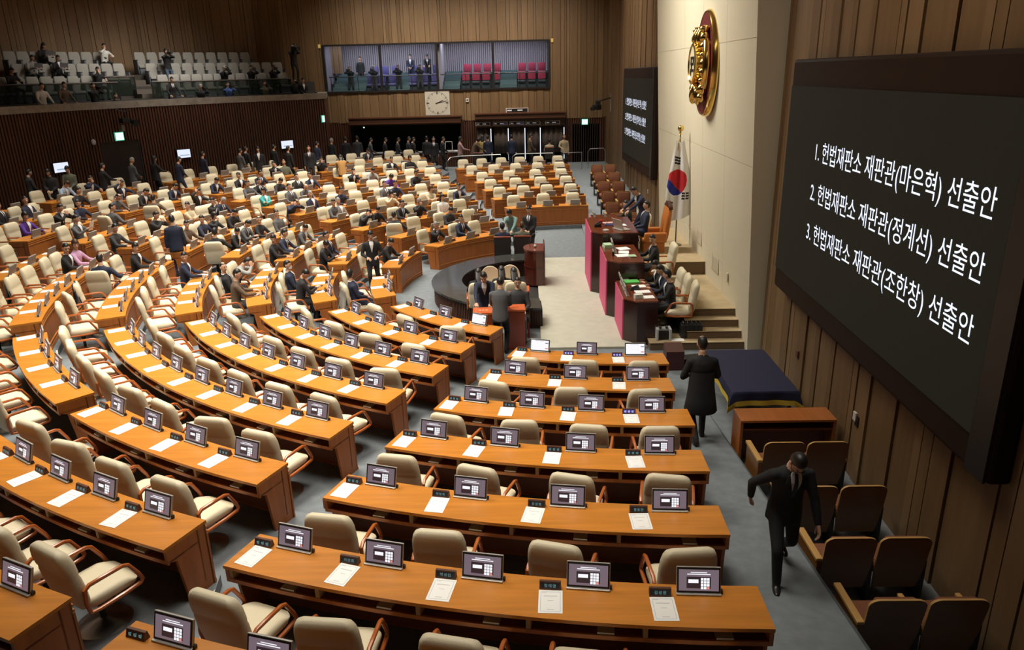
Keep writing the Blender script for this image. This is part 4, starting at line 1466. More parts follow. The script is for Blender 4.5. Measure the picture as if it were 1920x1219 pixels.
def slab(label, cat, c, d, m, rz=0.0, name='document', r=0.0, rx=0.0):
    mb = MB()
    if r:
        mb.rbox((0, 0, d[2] / 2), d, r, m)
    else:
        mb.box((0, 0, d[2] / 2), d, m)
    return thing(mb, name, label, cat, c, rot=(rx, 0, rz))


T1, T2, T3 = 1.722, 1.452, 1.022
# speaker's desk: laptop seen from behind its lid, telephone, microphone, papers
mb = MB()
root = empty('laptop', (.20, -.34, T1))
tag(root, 'large pale laptop with raised lid on the tallest rostrum desk', 'laptop')
mb.rbox((0, .12, .012), (.44, .30, .024), .006, silver)
mb.build('keyboard_base', root)
mb = MB()
mb.rbox((0, 0, .15), (.46, .014, .30), .006, mat('laptop_lid_beige', (.42, .36, .30), .45), rx=.30)
mb.build('lid', root)
root.rotation_euler = (0, 0, math.radians(-62))
root = empty('telephone', (-.30, .12, T1))
tag(root, 'black desk telephone on the tallest rostrum desk', 'telephone')
mb = MB()
mb.prism([(-.09, 0), (.09, 0), (.09, .10), (-.09, .035)], -.09, .09, black, Matrix(((1, 0, 0, 0), (0, 0, 1, 0), (0, 1, 0, 0), (0, 0, 0, 1))))
mb.build('phone_body', root)
mb = MB()
mb.tube([(.06, -.07, .13), (.02, -.07, .125), (-.06, -.07, .075), (-.09, -.07, .06)], .022, black, 8)
mb.build('handset', root)
root = empty('microphone', (-.12, -.42, T1))
tag(root, 'slim gooseneck microphone on a round silver foot on the rostrum', 'microphone')
mb = MB()
mb.lathe([(.09, 0), (.09, .02), (.05, .04), (.01, .05)], silver, 18)
mb.build('foot', root, True)
mb = MB()
mb.tube([(0, 0, .04), (.01, .02, .16), (.08, .10, .34), (.13, .18, .50)], .006, black, 6)
mb.build('gooseneck', root, True)
mb = MB()
mb.tube([(.13, .18, .50), (.15, .20, .55)], .012, black, 8)
mb.build('capsule', root, True)
slab('white papers before the speaker in navy', 'paper', (.33, .28, T1), (.34, .25, .006), paper, .2)
slab('pinkish folder beside the papers on the tallest rostrum desk', 'folder', (.02, .62, T1), (.34, .22, .012), mat('pink_folder', (.55, .33, .30), .7), .1, 'folder')
slab('dark blue folder on the tallest rostrum desk', 'folder', (.10, .32, T1), (.40, .26, .012), mat('navy_folder', (.02, .025, .10), .6), -.1, 'folder')
slab('small red box on the tallest rostrum desk', 'box', (-.18, .50, T1), (.10, .08, .11), mat('red_box', (.45, .03, .03), .5), 0, 'small_box')
for q, (x, y, lb) in enumerate(((-.10, 2.9, 'thin monitor edge on, first on the far flank desk'), (.22, 2.75, 'thin monitor edge on, second on the far flank desk'))):
    o = copy_tree(mon0)
    o.location, o.rotation_euler = (x, y, 1.402), (0, 0, math.radians(95))
    tag(o, lb, 'monitor')
# clerk's desk
o = copy_tree(mon0)
o.location, o.rotation_euler, o.scale = (-.02, -1.75, T2), (0, 0, math.radians(88)), (1.3, 1.3, 1.3)
tag(o, 'slim monitor edge on before the clerk on the middle desk', 'monitor')
pale_green = mat('pale_green_cover', (.40, .55, .36), .7)
for q, (x, y, z) in enumerate(((-.17, -1.25, 0), (-.16, -1.25, .045))):
    slab(('lower' if q == 0 else 'upper') + ' pale green bound volume on the middle clerk desk', 'book', (x, y, T2 + z), (.20, .30, .044), pale_green, .1, 'book')
for q, (x, y, a, sz, lb) in enumerate(((.22, -1.45, .3, .30, 'fanned white papers by the clerk, at the back of the middle desk'), (.18, -1.85, -.1, .26, 'white sheets at the centre of the middle clerk desk'), (.12, -2.2, .15, .34, 'wide white sheet at the front edge of the middle clerk desk'))):
    slab(lb, 'paper', (x, y, T2), (sz, .30, .008), paper, a)
slab('pale green booklet on the white sheet of the middle clerk desk', 'book', (.34, -2.32, T2 + .009), (.16, .22, .02), pale_green, .1, 'book')
slab('small dark stamp on the middle clerk desk', 'stamp', (-.12, -2.2, T2), (.05, .05, .10), black, 0, 'desk_stamp')
# staff desk
for q, (y, lb) in enumerate(((-3.2, 'slim monitor edge on, farthest of the row on the lowest rostrum desk'), (-3.65, 'slim monitor edge on, middle of the row on the lowest rostrum desk'), (-4.1, 'slim monitor edge on, front of the row on the lowest rostrum desk'))):
    o = copy_tree(mon0)
    o.location, o.rotation_euler = (0.0, y, T3), (0, 0, math.radians(90))
    tag(o, lb, 'monitor')
green = mat('bright_green_folder', (.10, .50, .10), .6)
slab('bright green folder on the lowest rostrum desk', 'folder', (.22, -3.12, T3), (.34, .26, .035), green, .1, 'folder')
for q, (x, y, w_, lb) in enumerate(((.34, -3.5, .30, 'white ledger open before the staff in the middle of the lowest desk'), (.36, -3.95, .34, 'white sheet before the nearest staff man on the lowest desk'), (.12, -3.0, .16, 'white slips beside the bright green folder'), (.42, -4.38, .26, 'white sheet along the near edge of the lowest desk'))):
    slab(lb, 'paper', (x, y, T3), (w_, .22, .012), paper, .1)
slab('white tissue box on the lowest rostrum desk', 'box', (.20, -4.42, T3), (.18, .12, .09), mat('tissue_box', (.62, .66, .58), .7), .2, 'tissue_box')
mb = MB()
mb.prism([(-.1, 0), (.1, 0), (.1, .09), (-.1, .03)], -.09, .09, black, Matrix(((1, 0, 0, 0), (0, 0, 1, 0), (0, 1, 0, 0), (0, 0, 0, 1))))
mb.tube([(.05, -.06, .11), (-.08, -.06, .06)], .02, black, 8)
thing(mb, 'telephone', 'black telephone among papers on the lowest rostrum desk', 'telephone', (.20, -3.75, T3))
mb = MB()
mb.sphere((0, 0, .012), (.03, .05, .016), black, 10, 6)
thing(mb, 'computer_mouse', 'black computer mouse on the lowest rostrum desk', 'mouse', (.40, -4.2, T3))

# chairs and people of the rostrum
def rchair(x, y, z, rz, label, s=1.0):
    c = copy_tree(chair0)
    c.location, c.rotation_euler, c.scale = (x, y, z), (0, 0, rz), (s, s, s)
    return tag(c, label, 'chair')


W90 = math.radians(90)
rchair(1.12, -1.75, .50, W90, 'cream high-backed chair of the clerk in black', 1.08)
rchair(1.08, -3.05, .17, W90, 'cream chair of the farthest staff man at the lowest desk', 1.08)
rchair(1.12, -3.55, .17, W90 - .1, 'cream chair of the middle staff man at the lowest desk', 1.08)
rchair(1.16, -4.15, .17, W90 - .15, 'cream chair of the nearest staff man at the lowest desk', 1.08)
rchair(1.15, 2.6, .50, W90, 'cream chair on the far flank of the rostrum', 1.05)
rchair(1.05, 3.5, .50, W90, 'second cream chair on the far flank beside the dark head', 1.05)
person('back', 0, 'navy', 'short', 'tie', (.98, .15, 1.02), W90, 'man in a navy suit presiding in the orange leather armchair')
person('desk', 50, 'black', 'short', 'tie', (.98, -1.78, .50), W90, 'man in a black suit and tie at the middle clerk desk')
person('sitdesk', 25, 'black', 'short', 'shirt', (.94, -3.02, .17), W90, 'man with glasses handling papers at the lowest rostrum desk', specs=True)
person('sitdesk', 0, 'navy', 'short', 'shirt', (.98, -3.5, .17), W90, 'middle man in dark navy at the lowest rostrum desk')
person('desk', -25, 'black', 'short', 'shirt', (.98, -4.05, .17), W90, 'man in a black suit nearest the stairs at the lowest rostrum desk')
person('bend', 0, 'navy', 'short', 'shirt', (1.02, 1.15, 1.02), face(-.75, -.3), 'man in navy bending beside the presiding speaker')
person('desk', 0, 'black', 'short', 'none', (1.0, 3.45, .50), W90, 'dark haired person seated low on the far flank of the rostrum')
# speaker's armchair
orange = mat('orange_leather', (0.46, 0.150, 0.030), 0.4, bump=.1, bscale=30)
crown_wood = mat('carved_wood', (0.055, 0.016, 0.010), 0.35)
root = empty('speaker_armchair', (1.22, .15, 0.94), W90)
tag(root, 'tall orange leather armchair with a carved wooden crown', 'chair')
mb = MB()
mb.loft([[(x, y - .30 - .12 * (z - .45), z) for x, y in rrect(w_, t, t * .4, 4)] for z, w_, t in ((.42, .66, .10), (.5, .72, .14), (.9, .74, .15), (1.22, .70, .12), (1.30, .62, .08))], orange)
mb.build('backrest', root, 50)
mb = MB()
mb.rbox((0, .02, .42), (.66, .62, .16), .05, orange, seg=3)
mb.build('seat', root, 40)
for s in (-1, 1):
    mb = MB()
    mb.rbox((s * .38, -.02, .52), (.12, .62, .28), .05, orange, seg=3)
    mb.build('armrest', root, 40)
mb = MB()
mb.prism([(-.36, 0), (.36, 0), (.37, .07), (.26, .09), (.17, .16), (.07, .14), (0, .19), (-.07, .14), (-.17, .16), (-.26, .09), (-.37, .07)], -.05, .05, crown_wood, Matrix(((1, 0, 0, 0), (0, 0, 1, -.41), (0, 1, 0, 1.26), (0, 0, 0, 1))))
mb.build('carved_crown', root)
mb = MB()
mb.rbox((0, 0, .2), (.60, .60, .34), .03, orange)
mb.build('base', root)
# flag on its pole
root = empty('flag', (1.98, .75, 1.02))
tag(root, 'white national flag hanging on a pole topped by a golden ball', 'flag')
mb = MB()
mb.lathe([(.17, 0), (.17, .03), (.05, .06), (.02, .08), (.018, .8), (.018, 3.05)], mat('flag_pole', (.16, .14, .11), .4, .5), 12)
mb.build('pole', root, True)
mb = MB()
gold = mat('polished_gold', (0.80, 0.55, 0.17), 0.18, 1.0)
mb.lathe([(.02, 3.05), (.05, 3.07), (.03, 3.11), (.03, 3.15)], gold, 14)
mb.sphere((0, 0, 3.23), (.085, .085, .085), gold, 16, 10)
mb.tube([(0, -.02, 3.0), (-.05, -.05, 2.85), (-.05, -.05, 2.66)], [.012, .02, .03], gold, 8)
mb.build('finial', root, True)
mb = MB()
f_w, f_r, f_b, f_k = mat('flag_white', (.74, .74, .74), .85), mat('flag_red', (.55, .02, .03), .85), mat('flag_blue', (.015, .03, .28), .85), mat('flag_black', (.012, .012, .012), .85)
NU, NV = 70, 120
pts = {}
for i in range(NU + 1):
    for j in range(NV + 1):
        u, v = i / NU, j / NV
        wd = .22 + .52 * min(1, v * 1.6)
        a = (u - .42) * wd
        x = .06 + a * .97 + .012 * math.sin(u * 7)
        y = -.06 - .045 * math.sin(u * 10 + 1.2 * v) * min(1, v * 3) - a * .12
        z = 2.93 - v * (2.02 + .22 * (1 - u)) - .06 * math.sin(u * 3)
        pts[i, j] = (x - .10, y, z)


def flag_col(u, v):
    a, b = (u - .42) * (.22 + .52 * min(1, v * 1.6)), 2.15 * v
    if math.hypot((a + .02) / .78, b - 1.10) < .36:
        return f_r if (b - 1.10) < .06 + 1.0 * (a + .10) else f_b
    for ca, cb, sl in ((-.02, .50, .15), (.24, 1.52, .35), (-.20, 1.70, .3)):
        p, q = a - ca, b - cb - sl * (a - ca)
        if abs(p) < .095 and any(abs(q - o) < .026 for o in (-.075, 0, .075)) and not (abs(p) < .012 and cb > 1):
            return f_k
    return f_w


for i in range(NU):
    for j in range(NV):
        mb.quad([pts[i, j], pts[i + 1, j], pts[i + 1, j + 1], pts[i, j + 1]], flag_col((i + .5) / NU, (j + .5) / NV))
fo = mb.build('flag_cloth', root)
sol = fo.modifiers.new('thick', 'SOLIDIFY')
sol.thickness = 0.006
# emblem on the pale wall
ez, ey = 5.88, -1.45
root = empty('wall_emblem', (WWX(ez), ey, ez))
tag(root, 'oval maroon plaque with golden emblem on the pale wall', 'emblem')
TE = Matrix.Rotation(-W90, 4, 'Y')       # local z points into the hall (-x), local y along the wall, local x up


def ell(a, b, n=48, z=0.0):
    return [(a * math.cos(2 * math.pi * k / n), b * math.sin(2 * math.pi * k / n), z) for k in range(n)]


mb = MB()
mb.loft([ell(1.20, .93, z=0), ell(1.20, .93, z=.10), ell(1.16, .89, z=.15), ell(1.10, .83, z=.13)], gold, M=TE)
mb.build('rim', root, True)
mb = MB()
mb.loft([ell(1.11, .84, z=.12), ell(1.11, .84, z=.145)], mat('maroon_field', (.12, .012, .014), .5), M=TE)
mb.build('field', root)
mb = MB()
for s in (-1, 1):
    for k in range(9):
        t = -.75 + 1.5 * k / 8
        rr_ = .105 + .03 * math.sin(k * 2.1)
        mb.sphere((t, s * (.50 - .20 * t * t) + .02 * math.sin(k * 3), .24), (rr_ * 1.05, rr_ * .9, .12), gold, 12, 8, TE)
    mb.tube([(-.80, s * .26, .20), (-.4, s * .56, .20), (0, s * .64, .20), (.4, s * .54, .20), (.80, s * .22, .20)], [.05, .10, .12, .10, .05], gold, 10, M=TE)
    for k in range(3):
        mb.sphere((-.62 - .05 * k, s * (.06 + .10 * k), .30), (.20, .055, .10), gold, 10, 8, TE)
for k in range(4):
    mb.sphere((.56 + .04 * (k % 2), -.21 + .14 * k, .26), (.22, .07, .12), gold, 10, 8, TE)
mb.build('golden_petals', root, True)
mb = MB()
mb.loft([ell(.46, .40, z=.16), ell(.46, .40, z=.42), ell(.42, .36, z=.44), ell(.39, .33, z=.40)], gold, M=TE)
mb.build('medallion_ring', root, 40)
mb = MB()
mb.loft([ell(.40, .34, z=.30), ell(.40, .34, z=.405)], mat('medallion_ivory', (.66, .60, .42), .4), M=TE)
mb.build('medallion_face', root)
mb = MB()
em_k = mat('emblem_black', (.012, .010, .010), .4)
for x, y, a, b in ((.14, 0, .05, .30), (.0, 0, .05, .30), (-.14, .0, .05, .30), (.07, -.12, .18, .05), (.07, .12, .18, .05), (-.07, .06, .14, .05), (-.21, .12, .12, .05)):
    mb.box((x, y, .415), (a, b, .02), em_k, M=TE)
mb.build('medallion_character', root)
# air grilles and plates low on the pale wall
for q, (y, z, w_, h_, lb) in enumerate(((-.55, 1.55, .5, .42, 'pale rectangular wall grille behind the flag pole'), (-2.35, 1.28, .62, .46, 'pale rectangular wall grille above the upper landing'))):
    mb = MB()
    x = WWX(z) - .004
    for dy, dz, a, b in ((0, h_ / 2, w_, .015), (0, -h_ / 2, w_, .015), (w_ / 2, 0, .015, h_), (-w_ / 2, 0, .015, h_)):
        mb.box((x, y + dy, z + dz), (.01, a, b), mat('grille_edge', (.36, .31, .22), .7))
    mb.box((x + .002, y, z), (.006, w_ - .02, h_ - .02), mat('grille_face', (.50, .44, .33), .7))
    thing(mb, 'wall_grille', lb, 'grille')
mb = MB()
mb.rbox((0, 0, .1), (.03, .09, .20), .01, mat('handset_ivory', (.60, .55, .42), .5))
thing(mb, 'wall_handset', 'small ivory handset fixed to the pale wall above the stairs', 'handset', (WWX(1.3) - .02, -3.55, 1.12))
# things on the low platform before the stairs
root = empty('banknote_counter', (.72, -4.72, .17))
tag(root, 'white and grey counting machine on the low platform', 'machine')
mb = MB()
cg = mat('counter_grey', (.50, .52, .52), .5)
mb.rbox((-.14, 0, .13), (.05, .26, .26), .01, cg)
mb.rbox((.14, 0, .13), (.05, .26, .26), .01, cg)
mb.rbox((0, .05, .22), (.26, .16, .06), .01, cg)
mb.build('housing', root)
mb = MB()
mb.box((0, .02, .10), (.24, .2, .16), black)
mb.sphere((-.07, 0, .27), (.03, .06, .04), black, 8, 6)
mb.sphere((.07, 0, .27), (.03, .06, .04), black, 8, 6)
mb.build('rollers', root)
slab('white sheet lying on the low platform beside the counting machine', 'paper', (1.02, -4.82, .175), (.28, .18, .003), paper, 0)
for k in range(5):
    mb = MB()
    mb.box((0, 0, .15), (.085, .24, .30), black)
    mb.tube([(0, -.08, .30), (0, -.08, .34), (0, .0, .36), (0, .08, .34), (0, .08, .30)], .012, black, 6)
    thing(mb, 'carry_case', 'black carry case, %s of the row standing on the low platform' % ORD[k + 1], 'case', (1.16 + .092 * k, -4.62, .175), group='black carry cases')
mb = MB()
mb.prism([(0, 0), (.36, 0), (.36, .48), (0, .40)], -.18, .18, mat('maroon_box', (.055, .012, .012), .4), Matrix(((0, 0, 1, 0), (1, 0, 0, 0), (0, 1, 0, 0), (0, 0, 0, 1))))
thing(mb, 'lectern_box', 'small maroon box lectern on the floor beside the rostrum', 'box', (.72, -6.15, 0))
slab('dark bag lying on the floor beside the maroon box', 'bag', (1.15, -5.75, 0), (.5, .3, .16), black, .2, 'bag', .06)

# ------------------------------------------------------------------ the well: ring desk, lectern, ballots
granite = mat('black_granite', (0.045, 0.048, 0.046), 0.10, var=0.35, vscale=18, coat=0.3)
ring_side = mat('ring_dark_wood', (0.022, 0.012, 0.009), 0.45)
rc = Vector((-2.02, -.62, 0))
root = empty('ring_desk', rc)
tag(root, 'low horseshoe ring desk topped with black polished granite', 'desk')
def arc(r, a):
    return (r * math.cos(math.radians(a)), r * math.sin(math.radians(a)))
aa = [88 + (272 - 88) * k / 48 for k in range(49)]
mb = MB()
mb.loft([[(*arc(2.0, a), .47), (*arc(2.82, a), .47), (*arc(2.82, a), .52), (*arc(2.0, a), .52)] for a in aa], granite)
mb.build('granite_top', root)
mb = MB()
mb.loft([[(*arc(2.70, a), .0), (*arc(2.74, a), .0), (*arc(2.74, a), .47), (*arc(2.70, a), .47)] for a in aa], ring_side)
for k in range(150):
    a = 88.5 + 183 * k / 149
    mb.hexa([(*arc(2.74, a - .25), .01), (*arc(2.76, a - .25), .01), (*arc(2.76, a + .25), .01), (*arc(2.74, a + .25), .01), (*arc(2.74, a - .25), .46), (*arc(2.76, a - .25), .46), (*arc(2.76, a + .25), .46), (*arc(2.74, a + .25), .46)], slat_mat)
mb.build('fluted_side', root)
mb = MB()
mb.loft([[(*arc(2.04, a), .0), (*arc(2.08, a), .0), (*arc(2.08, a), .47), (*arc(2.04, a), .47)] for a in aa], ring_side)
for a in (88, 272):
    p, q = arc(2.04, a), arc(2.76, a)
    mb.hexa([(p[0], p[1], 0), (q[0], q[1], 0), (q[0] + .03, q[1], 0), (p[0] + .03, p[1], 0), (p[0], p[1], .47), (q[0], q[1], .47), (q[0] + .03, q[1], .47), (p[0] + .03, p[1], .47)], ring_side)
mb.build('inner_side', root)
mb = MB()
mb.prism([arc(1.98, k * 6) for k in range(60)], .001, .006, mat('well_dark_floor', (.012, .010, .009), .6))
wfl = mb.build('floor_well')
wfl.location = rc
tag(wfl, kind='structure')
# lectern at the far arm
root = empty('lectern', (-2.02, .62, .05))
tag(root, 'round-fronted mahogany lectern with a microphone between ring desk and rostrum', 'lectern')
lect = mat('lectern_mahogany', (0.085, 0.018, 0.010), 0.22, coat=.4)
mb = MB()
out = [(.24, -.42), (.24, .42)] + [(.02 - .34 * math.sin(math.radians(a)), .46 * math.cos(math.radians(a))) for a in range(0, 181, 15)]
mb.prism(out, 0, .98, lect)
mb.build('body', root)
mb = MB()
out2 = [(x * 1.06, y * 1.06) for x, y in out]
mb.prism(out2, .98, 1.02, mahog_top)
mb.prism([(.24, -.44), (.27, -.44), (.27, .44), (.24, .44)], 0, 1.14, lect)
mb.prism([(x * 1.03, y * 1.03) for x, y in out], .50, .53, lect)
mb.build('top', root)
mb = MB()
mb.tube([(-.15, .1, 1.02), (-.17, .14, 1.2), (-.05, .2, 1.36), (.08, .22, 1.40)], .008, black, 6)
mb.sphere((0, -.05, 1.06), (.05, .05, .05), silver, 10, 8)
mb.build('microphone', root, True)
# red-backed chairs before the ring, seen from behind
red_back = mat('dark_seat_back', (.020, .014, .012), .6)
red_wood = mat('red_brown_wood', (.23, .045, .022), .35, coat=.3)
def backed_chair(loc, rz, label):
    root = empty('panel_chair', loc, rz)
    tag(root, label, 'chair')
    mb = MB()
    mb.rbox((0, -.24, .66), (.52, .06, .58), .02, red_back)
    mb.build('back_panel', root)
    mb = MB()
    mb.rbox((0, -.24, .965), (.54, .075, .05), .02, red_wood)
    mb.build('top_rail', root)
    mb = MB()
    mb.rbox((0, .02, .43), (.52, .50, .10), .03, red_back)
    mb.build('seat', root)
    for x in (-.23, .23):
        for y in (-.22, .22):
            mb = MB()
            mb.box((x, y, .19), (.045, .045, .38), red_wood)
            mb.build('leg', root)
    return root
backed_chair((-3.02, 2.78, 0), 0.0, 'dark chair with red top rail, first before the ring desk')
backed_chair((-2.40, 2.86, 0), 0.0, 'dark chair with red top rail, second beside the lectern')
person('back', 0, 'navy', 'short', 'none', (-3.02, 2.82, 0), 0, 'man in navy seen from behind on the first dark chair by the ring')
person('back', 0, 'olive', 'darkbrown', 'none', (-2.40, 2.90, 0), 0, 'person in olive seen from behind on the second dark chair by the ring')
person('bend', 0, 'mint', 'bob', 'none', (-2.75, 3.85, 0), face(-.3, -1), 'woman in a mint jacket bending over the seated man', trousers='black')
person('fronthands', 0, 'black', 'short', 'tie', (-2.16, 3.55, 0), face(-.35, -1), 'man in a dark suit standing before the empty far desk')
# ballots
ballot = mat('ballot_box_red', (.30, .055, .022), .3, coat=.3)
ballot_top = mat('ballot_box_top', (.52, .11, .03), .35)
for q, (x, y, lb) in enumerate(((-3.20, -4.80, 'red wooden ballot box with an orange lid before the man in navy'), (-2.52, -4.62, 'red wooden ballot box with an orange lid before the seated man in glasses'))):
    root = empty('ballot_box', (x, y, 0), .06)
    tag(root, lb, 'box')
    mb = MB()
    mb.box((0, 0, .44), (.42, .40, .88), ballot)
    mb.build('body', root)
    mb = MB()
    mb.box((0, 0, .90), (.45, .43, .04), ballot_top)
    mb.build('lid', root)
    mb = MB()
    mb.box((0, 0, .921), (.16, .012, .003), black)
    mb.build('slot', root)
    if q == 0:
        mb = MB()
        for k in range(3):
            mb.box((-.07 + .07 * k, .0, .922), (.05, .06, .002), mat('ballot_mark', (.75, .35, .2), .5))
        mb.build('emblem_marks', root)
person('ballotstand', 0, 'grey', 'short', 'none', (-2.82, -5.02, 0), face(.10, 1), 'man in a grey suit seen from behind casting a ballot', trousers='black', fine=.016)
person('bend', 0, 'navy', 'short', 'shirt', (-3.20, -4.05, 0), face(0, -1), 'man in navy leaning with both hands on a ballot box', fine=.018)
backed_chair((-2.46, -3.82, 0), math.pi, 'red wooden chair of the man in glasses by the ballot box')
person('back', 0, 'charcoal', 'short', 'none', (-2.46, -3.88, 0), math.pi, 'seated man in a dark suit with glasses beside the ballot box', specs=True, trousers='grey', fine=.018)
# inside the ring: stenographers, their table and round-backed chairs
tb = MB()
root = empty('table', (-2.95, -1.9, 0))
tag(root, 'orange-red table inside the ring desk', 'table')
mb = MB()
mb.rbox((0, 0, .55), (1.5, .55, .04), .01, ballot_top)
mb.build('table_top', root)
for x in (-.68, .68):
    for y in (-.22, .22):
        mb = MB()
        mb.box((x, y, .27), (.05, .05, .53), red_wood)
        mb.build('leg', root)
for q, (x, y, lb) in enumerate(((-3.22, -1.45, 'round-backed cream chair, first inside the ring desk'), (-2.70, -1.35, 'round-backed cream chair, second inside the ring desk'))):
    root = empty('round_chair', (x, y, 0), math.pi)
    tag(root, lb, 'chair')
    mb = MB()
    mb.loft([[(.26 * math.cos(t), -.22 + d, .70 + .30 * math.sin(t)) for t in [k * math.pi / 12 for k in range(24)]] for d in (-.03, .03)], cream)
    mb.build('backrest', root, 40)
    mb = MB()
    mb.rbox((0, .02, .42), (.48, .46, .10), .04, cream)
    mb.build('seat', root, 40)
    mb = MB()
    mb.lathe([(.22, 0), (.22, .02), (.03, .05), (.03, .38)], black, 16)
    mb.build('pedestal', root, True)
for q, (x, y, lb) in enumerate(((-3.42, -2.72, 'long haired stenographer inside the ring, beside the orange-red table'), (-2.86, -2.55, 'long haired stenographer in the middle inside the ring'), (-2.55, -2.72, 'long haired stenographer inside the ring, nearest the rostrum'))):
    c = copy_tree(chair0)
    c.location, c.rotation_euler = (x, y - .02, 0), (0, 0, .1)
    tag(c, 'cream chair under the %s' % lb.split(' inside')[0].split(' in the')[0] + ' ' + ('by the red table', 'in the middle', 'near the rostrum')[q], 'chair')
    person('read', 0, 'black', 'long', 'none', (x, y, -.06), .1, lb)

# ------------------------------------------------------------------ people standing on the floor
person('walkaway', 0, 'black', 'shortw', 'blouse', (-6.52, -.2, STEP * .6), face(.25, -1), 'woman in a black suit walking in the centre gangway', fine=.018)
person('stand', 0, 'navy', 'short', 'none', (-12.0, -.05, .55), face(-.5, .9), 'tall man in navy seen from behind in the centre gangway', fine=.018)
person('bend', 0, 'tan', 'long', 'none', (-10.30, 12.60, STEP * 7), face(-.35, .9), 'woman in a mustard jacket leaning on a desk, seen from behind', trousers='black')
person('walkaway', 0, 'black', 'thin', 'none', (.42, -9.62, .22), face(-.05, 1), 'man in a black coat walking away beside the navy-draped table', fine=.015, coat=True)
person('stride', 0, 'black', 'short', 'tie', (.45, -13.35, .56), face(-.10, -1), 'man in a black suit and glasses striding past the brown theatre seats', fine=.014, lapels=True, specs=True)

# ------------------------------------------------------------------ far wall: press booth behind glass
lav = mat('booth_lavender_slat', (.40, .37, .42), .7)
lav2 = mat('booth_slat_gap', (.20, .18, .22), .8)
teal_step = mat('teal_carpet', (.10, .17, .18), .95)
booth_dark = mat('booth_dark', (.02, .022, .026), .8)
bw = MB()
x = -13.2
while x < -0.9:
    bw.box((x + .055, 26.0, 6.5), (.085, .05, 3.0), lav)
    x += .12
bw.box((-7.1, 26.06, 6.5), (12.6, .06, 3.2), lav2)
bw.box((-7.1, 24.4, 7.75), (12.8, 3.4, .1), mat('booth_ceiling', (.3, .3, .32), .8))
bw.box((-13.4, 24.4, 6.3), (.1, 3.4, 3.0), lav2)
bw.box((-.75, 24.4, 6.3), (.1, 3.4, 3.0), lav2)
bw.box((-6.98, 24.3, 6.3), (.12, 2.9, 3.0), lav)
struct(bw, 'wall_press_booth')
bf = MB()
bf.box((-7.1, 24.4, 4.88), (12.5, 3.5, .16), booth_dark)
bf.box((-7.1, 25.1, 5.2), (12.5, 1.9, .46), booth_dark)
bf.box((-7.1, 25.7, 5.65), (12.5, .85, .46), booth_dark)
for x0, x1 in ((-13.1, -11.25), (-9.9, -8.75), (-6.85, -5.95), (-3.7, -2.75)):
    for k in range(6):
        bf.box(((x0 + x1) / 2, 23.2 + .37 * k + .9, 4.97 + .18 * k / 2 + .05), (x1 - x0, 1.8, .10 + .18 * k), teal_step)
struct(bf, 'floor_press_booth')
l = area('booth_lamp', (-7.1, 24.2, 7.65), (-7.1, 24.6, 5), 300, 11.5, 1.2, color=(.86, .88, 1.0), spread=170)
win = MB()
frame_m = mat('booth_window_frame', (.016, .014, .014), .4)
for xx in (-13.2, -10.13, -7.05, -4.0, -.96):
    win.box((xx, 22.56, 6.21), (.12, .16, 2.46), frame_m)
for zz in (5.0, 7.42):
    win.box((-7.08, 22.56, zz), (12.3, .18, .09), frame_m)
struct(win, 'window_1')
pn = MB()
for a, b in ((-13.14, -10.19), (-10.07, -7.11), (-6.99, -4.06), (-3.94, -1.02)):
    pn.box(((a + b) / 2, 22.57, 6.21), (b - a, .012, 2.36), mat('booth_glass', (.03, .04, .045), .02, alpha=.10))
struct(pn, 'window_2')
mb = MB()
mb.tube([(-13.1, 22.9, 5.80), (-1.0, 22.9, 5.80)], .028, frame_m, 8)
for k in range(9):
    mb.tube([(-13.0 + 1.49 * k, 22.9, 4.98), (-13.0 + 1.49 * k, 22.9, 5.8)], .018, frame_m, 6)
thing(mb, 'guard_rail', 'thin dark guard rail behind the press booth glass', 'rail')
seat_red = mat('seat_crimson', (.42, .035, .085), .7)
seat_blue = mat('seat_lilac_blue', (.105, .10, .30), .7)
seat_base = mat('seat_dark_teal', (.03, .045, .055), .6)


def booth_seat(m):
    root = empty('booth_chair')
    mb = MB()
    mb.rbox((0, .16, .66), (.44, .10, .44), .04, m)
    mb.build('backrest', root, 40)
    mb = MB()
    mb.rbox((0, -.02, .34), (.42, .40, .12), .03, m if m is seat_blue else seat_base)
    mb.box((0, .05, .16), (.46, .34, .30), seat_base)
    mb.build('base', root)
    return root


bs_red, bs_blue = booth_seat(seat_red), booth_seat(seat_blue)
prep(bs_red, bs_blue)
for row, (y, z) in enumerate(((23.85, 5.0), (24.85, 5.46))):
    for gi, (x0, n) in enumerate(((-5.62, 4), (-2.48, 3))):
        for k in range(n):
            o = first_or_copy(bs_red)
            o.location = (x0 + .57 * k + .03 * row, y, z)
            tag(o, 'crimson seat, %s of the %s row, %s group behind the booth glass' % (ORD[k + 1], ('lower', 'upper')[row], ('first', 'second')[gi]), 'seat', 'crimson booth seats')
    for gi, (x0, n) in enumerate(((-11.0, 3), (-8.6, 3))):
        for k in range(n):
            o = first_or_copy(bs_blue)
            o.location = (x0 + .62 * k + .03 * row, y, z)
            tag(o, 'lilac blue seat, %s of the %s row, %s group behind the booth glass' % (ORD[k + 1], ('lower', 'upper')[row], ('first', 'second')[gi]), 'seat', 'blue booth seats')
S_ = face(0, -1)


def video_camera(loc, rz, label, s=1.0):
    root = empty('video_camera', loc, rz)
    root.scale = (s, s, s)
    tag(root, label, 'camera')
    mb = MB()
    mb.rbox((0, 0, 0), (.13, .34, .17), .02, black)
    mb.tube([(0, -.1, .12), (0, -.08, .16), (0, .1, .16), (0, .12, .10)], .014, black, 6)
    mb.build('body', root)
    mb = MB()
    mb.tube([(0, .16, .0), (0, .24, .0), (0, .36, 0)], [.055, .055, .07], black, 12)
    mb.build('lens', root, True)
    return root


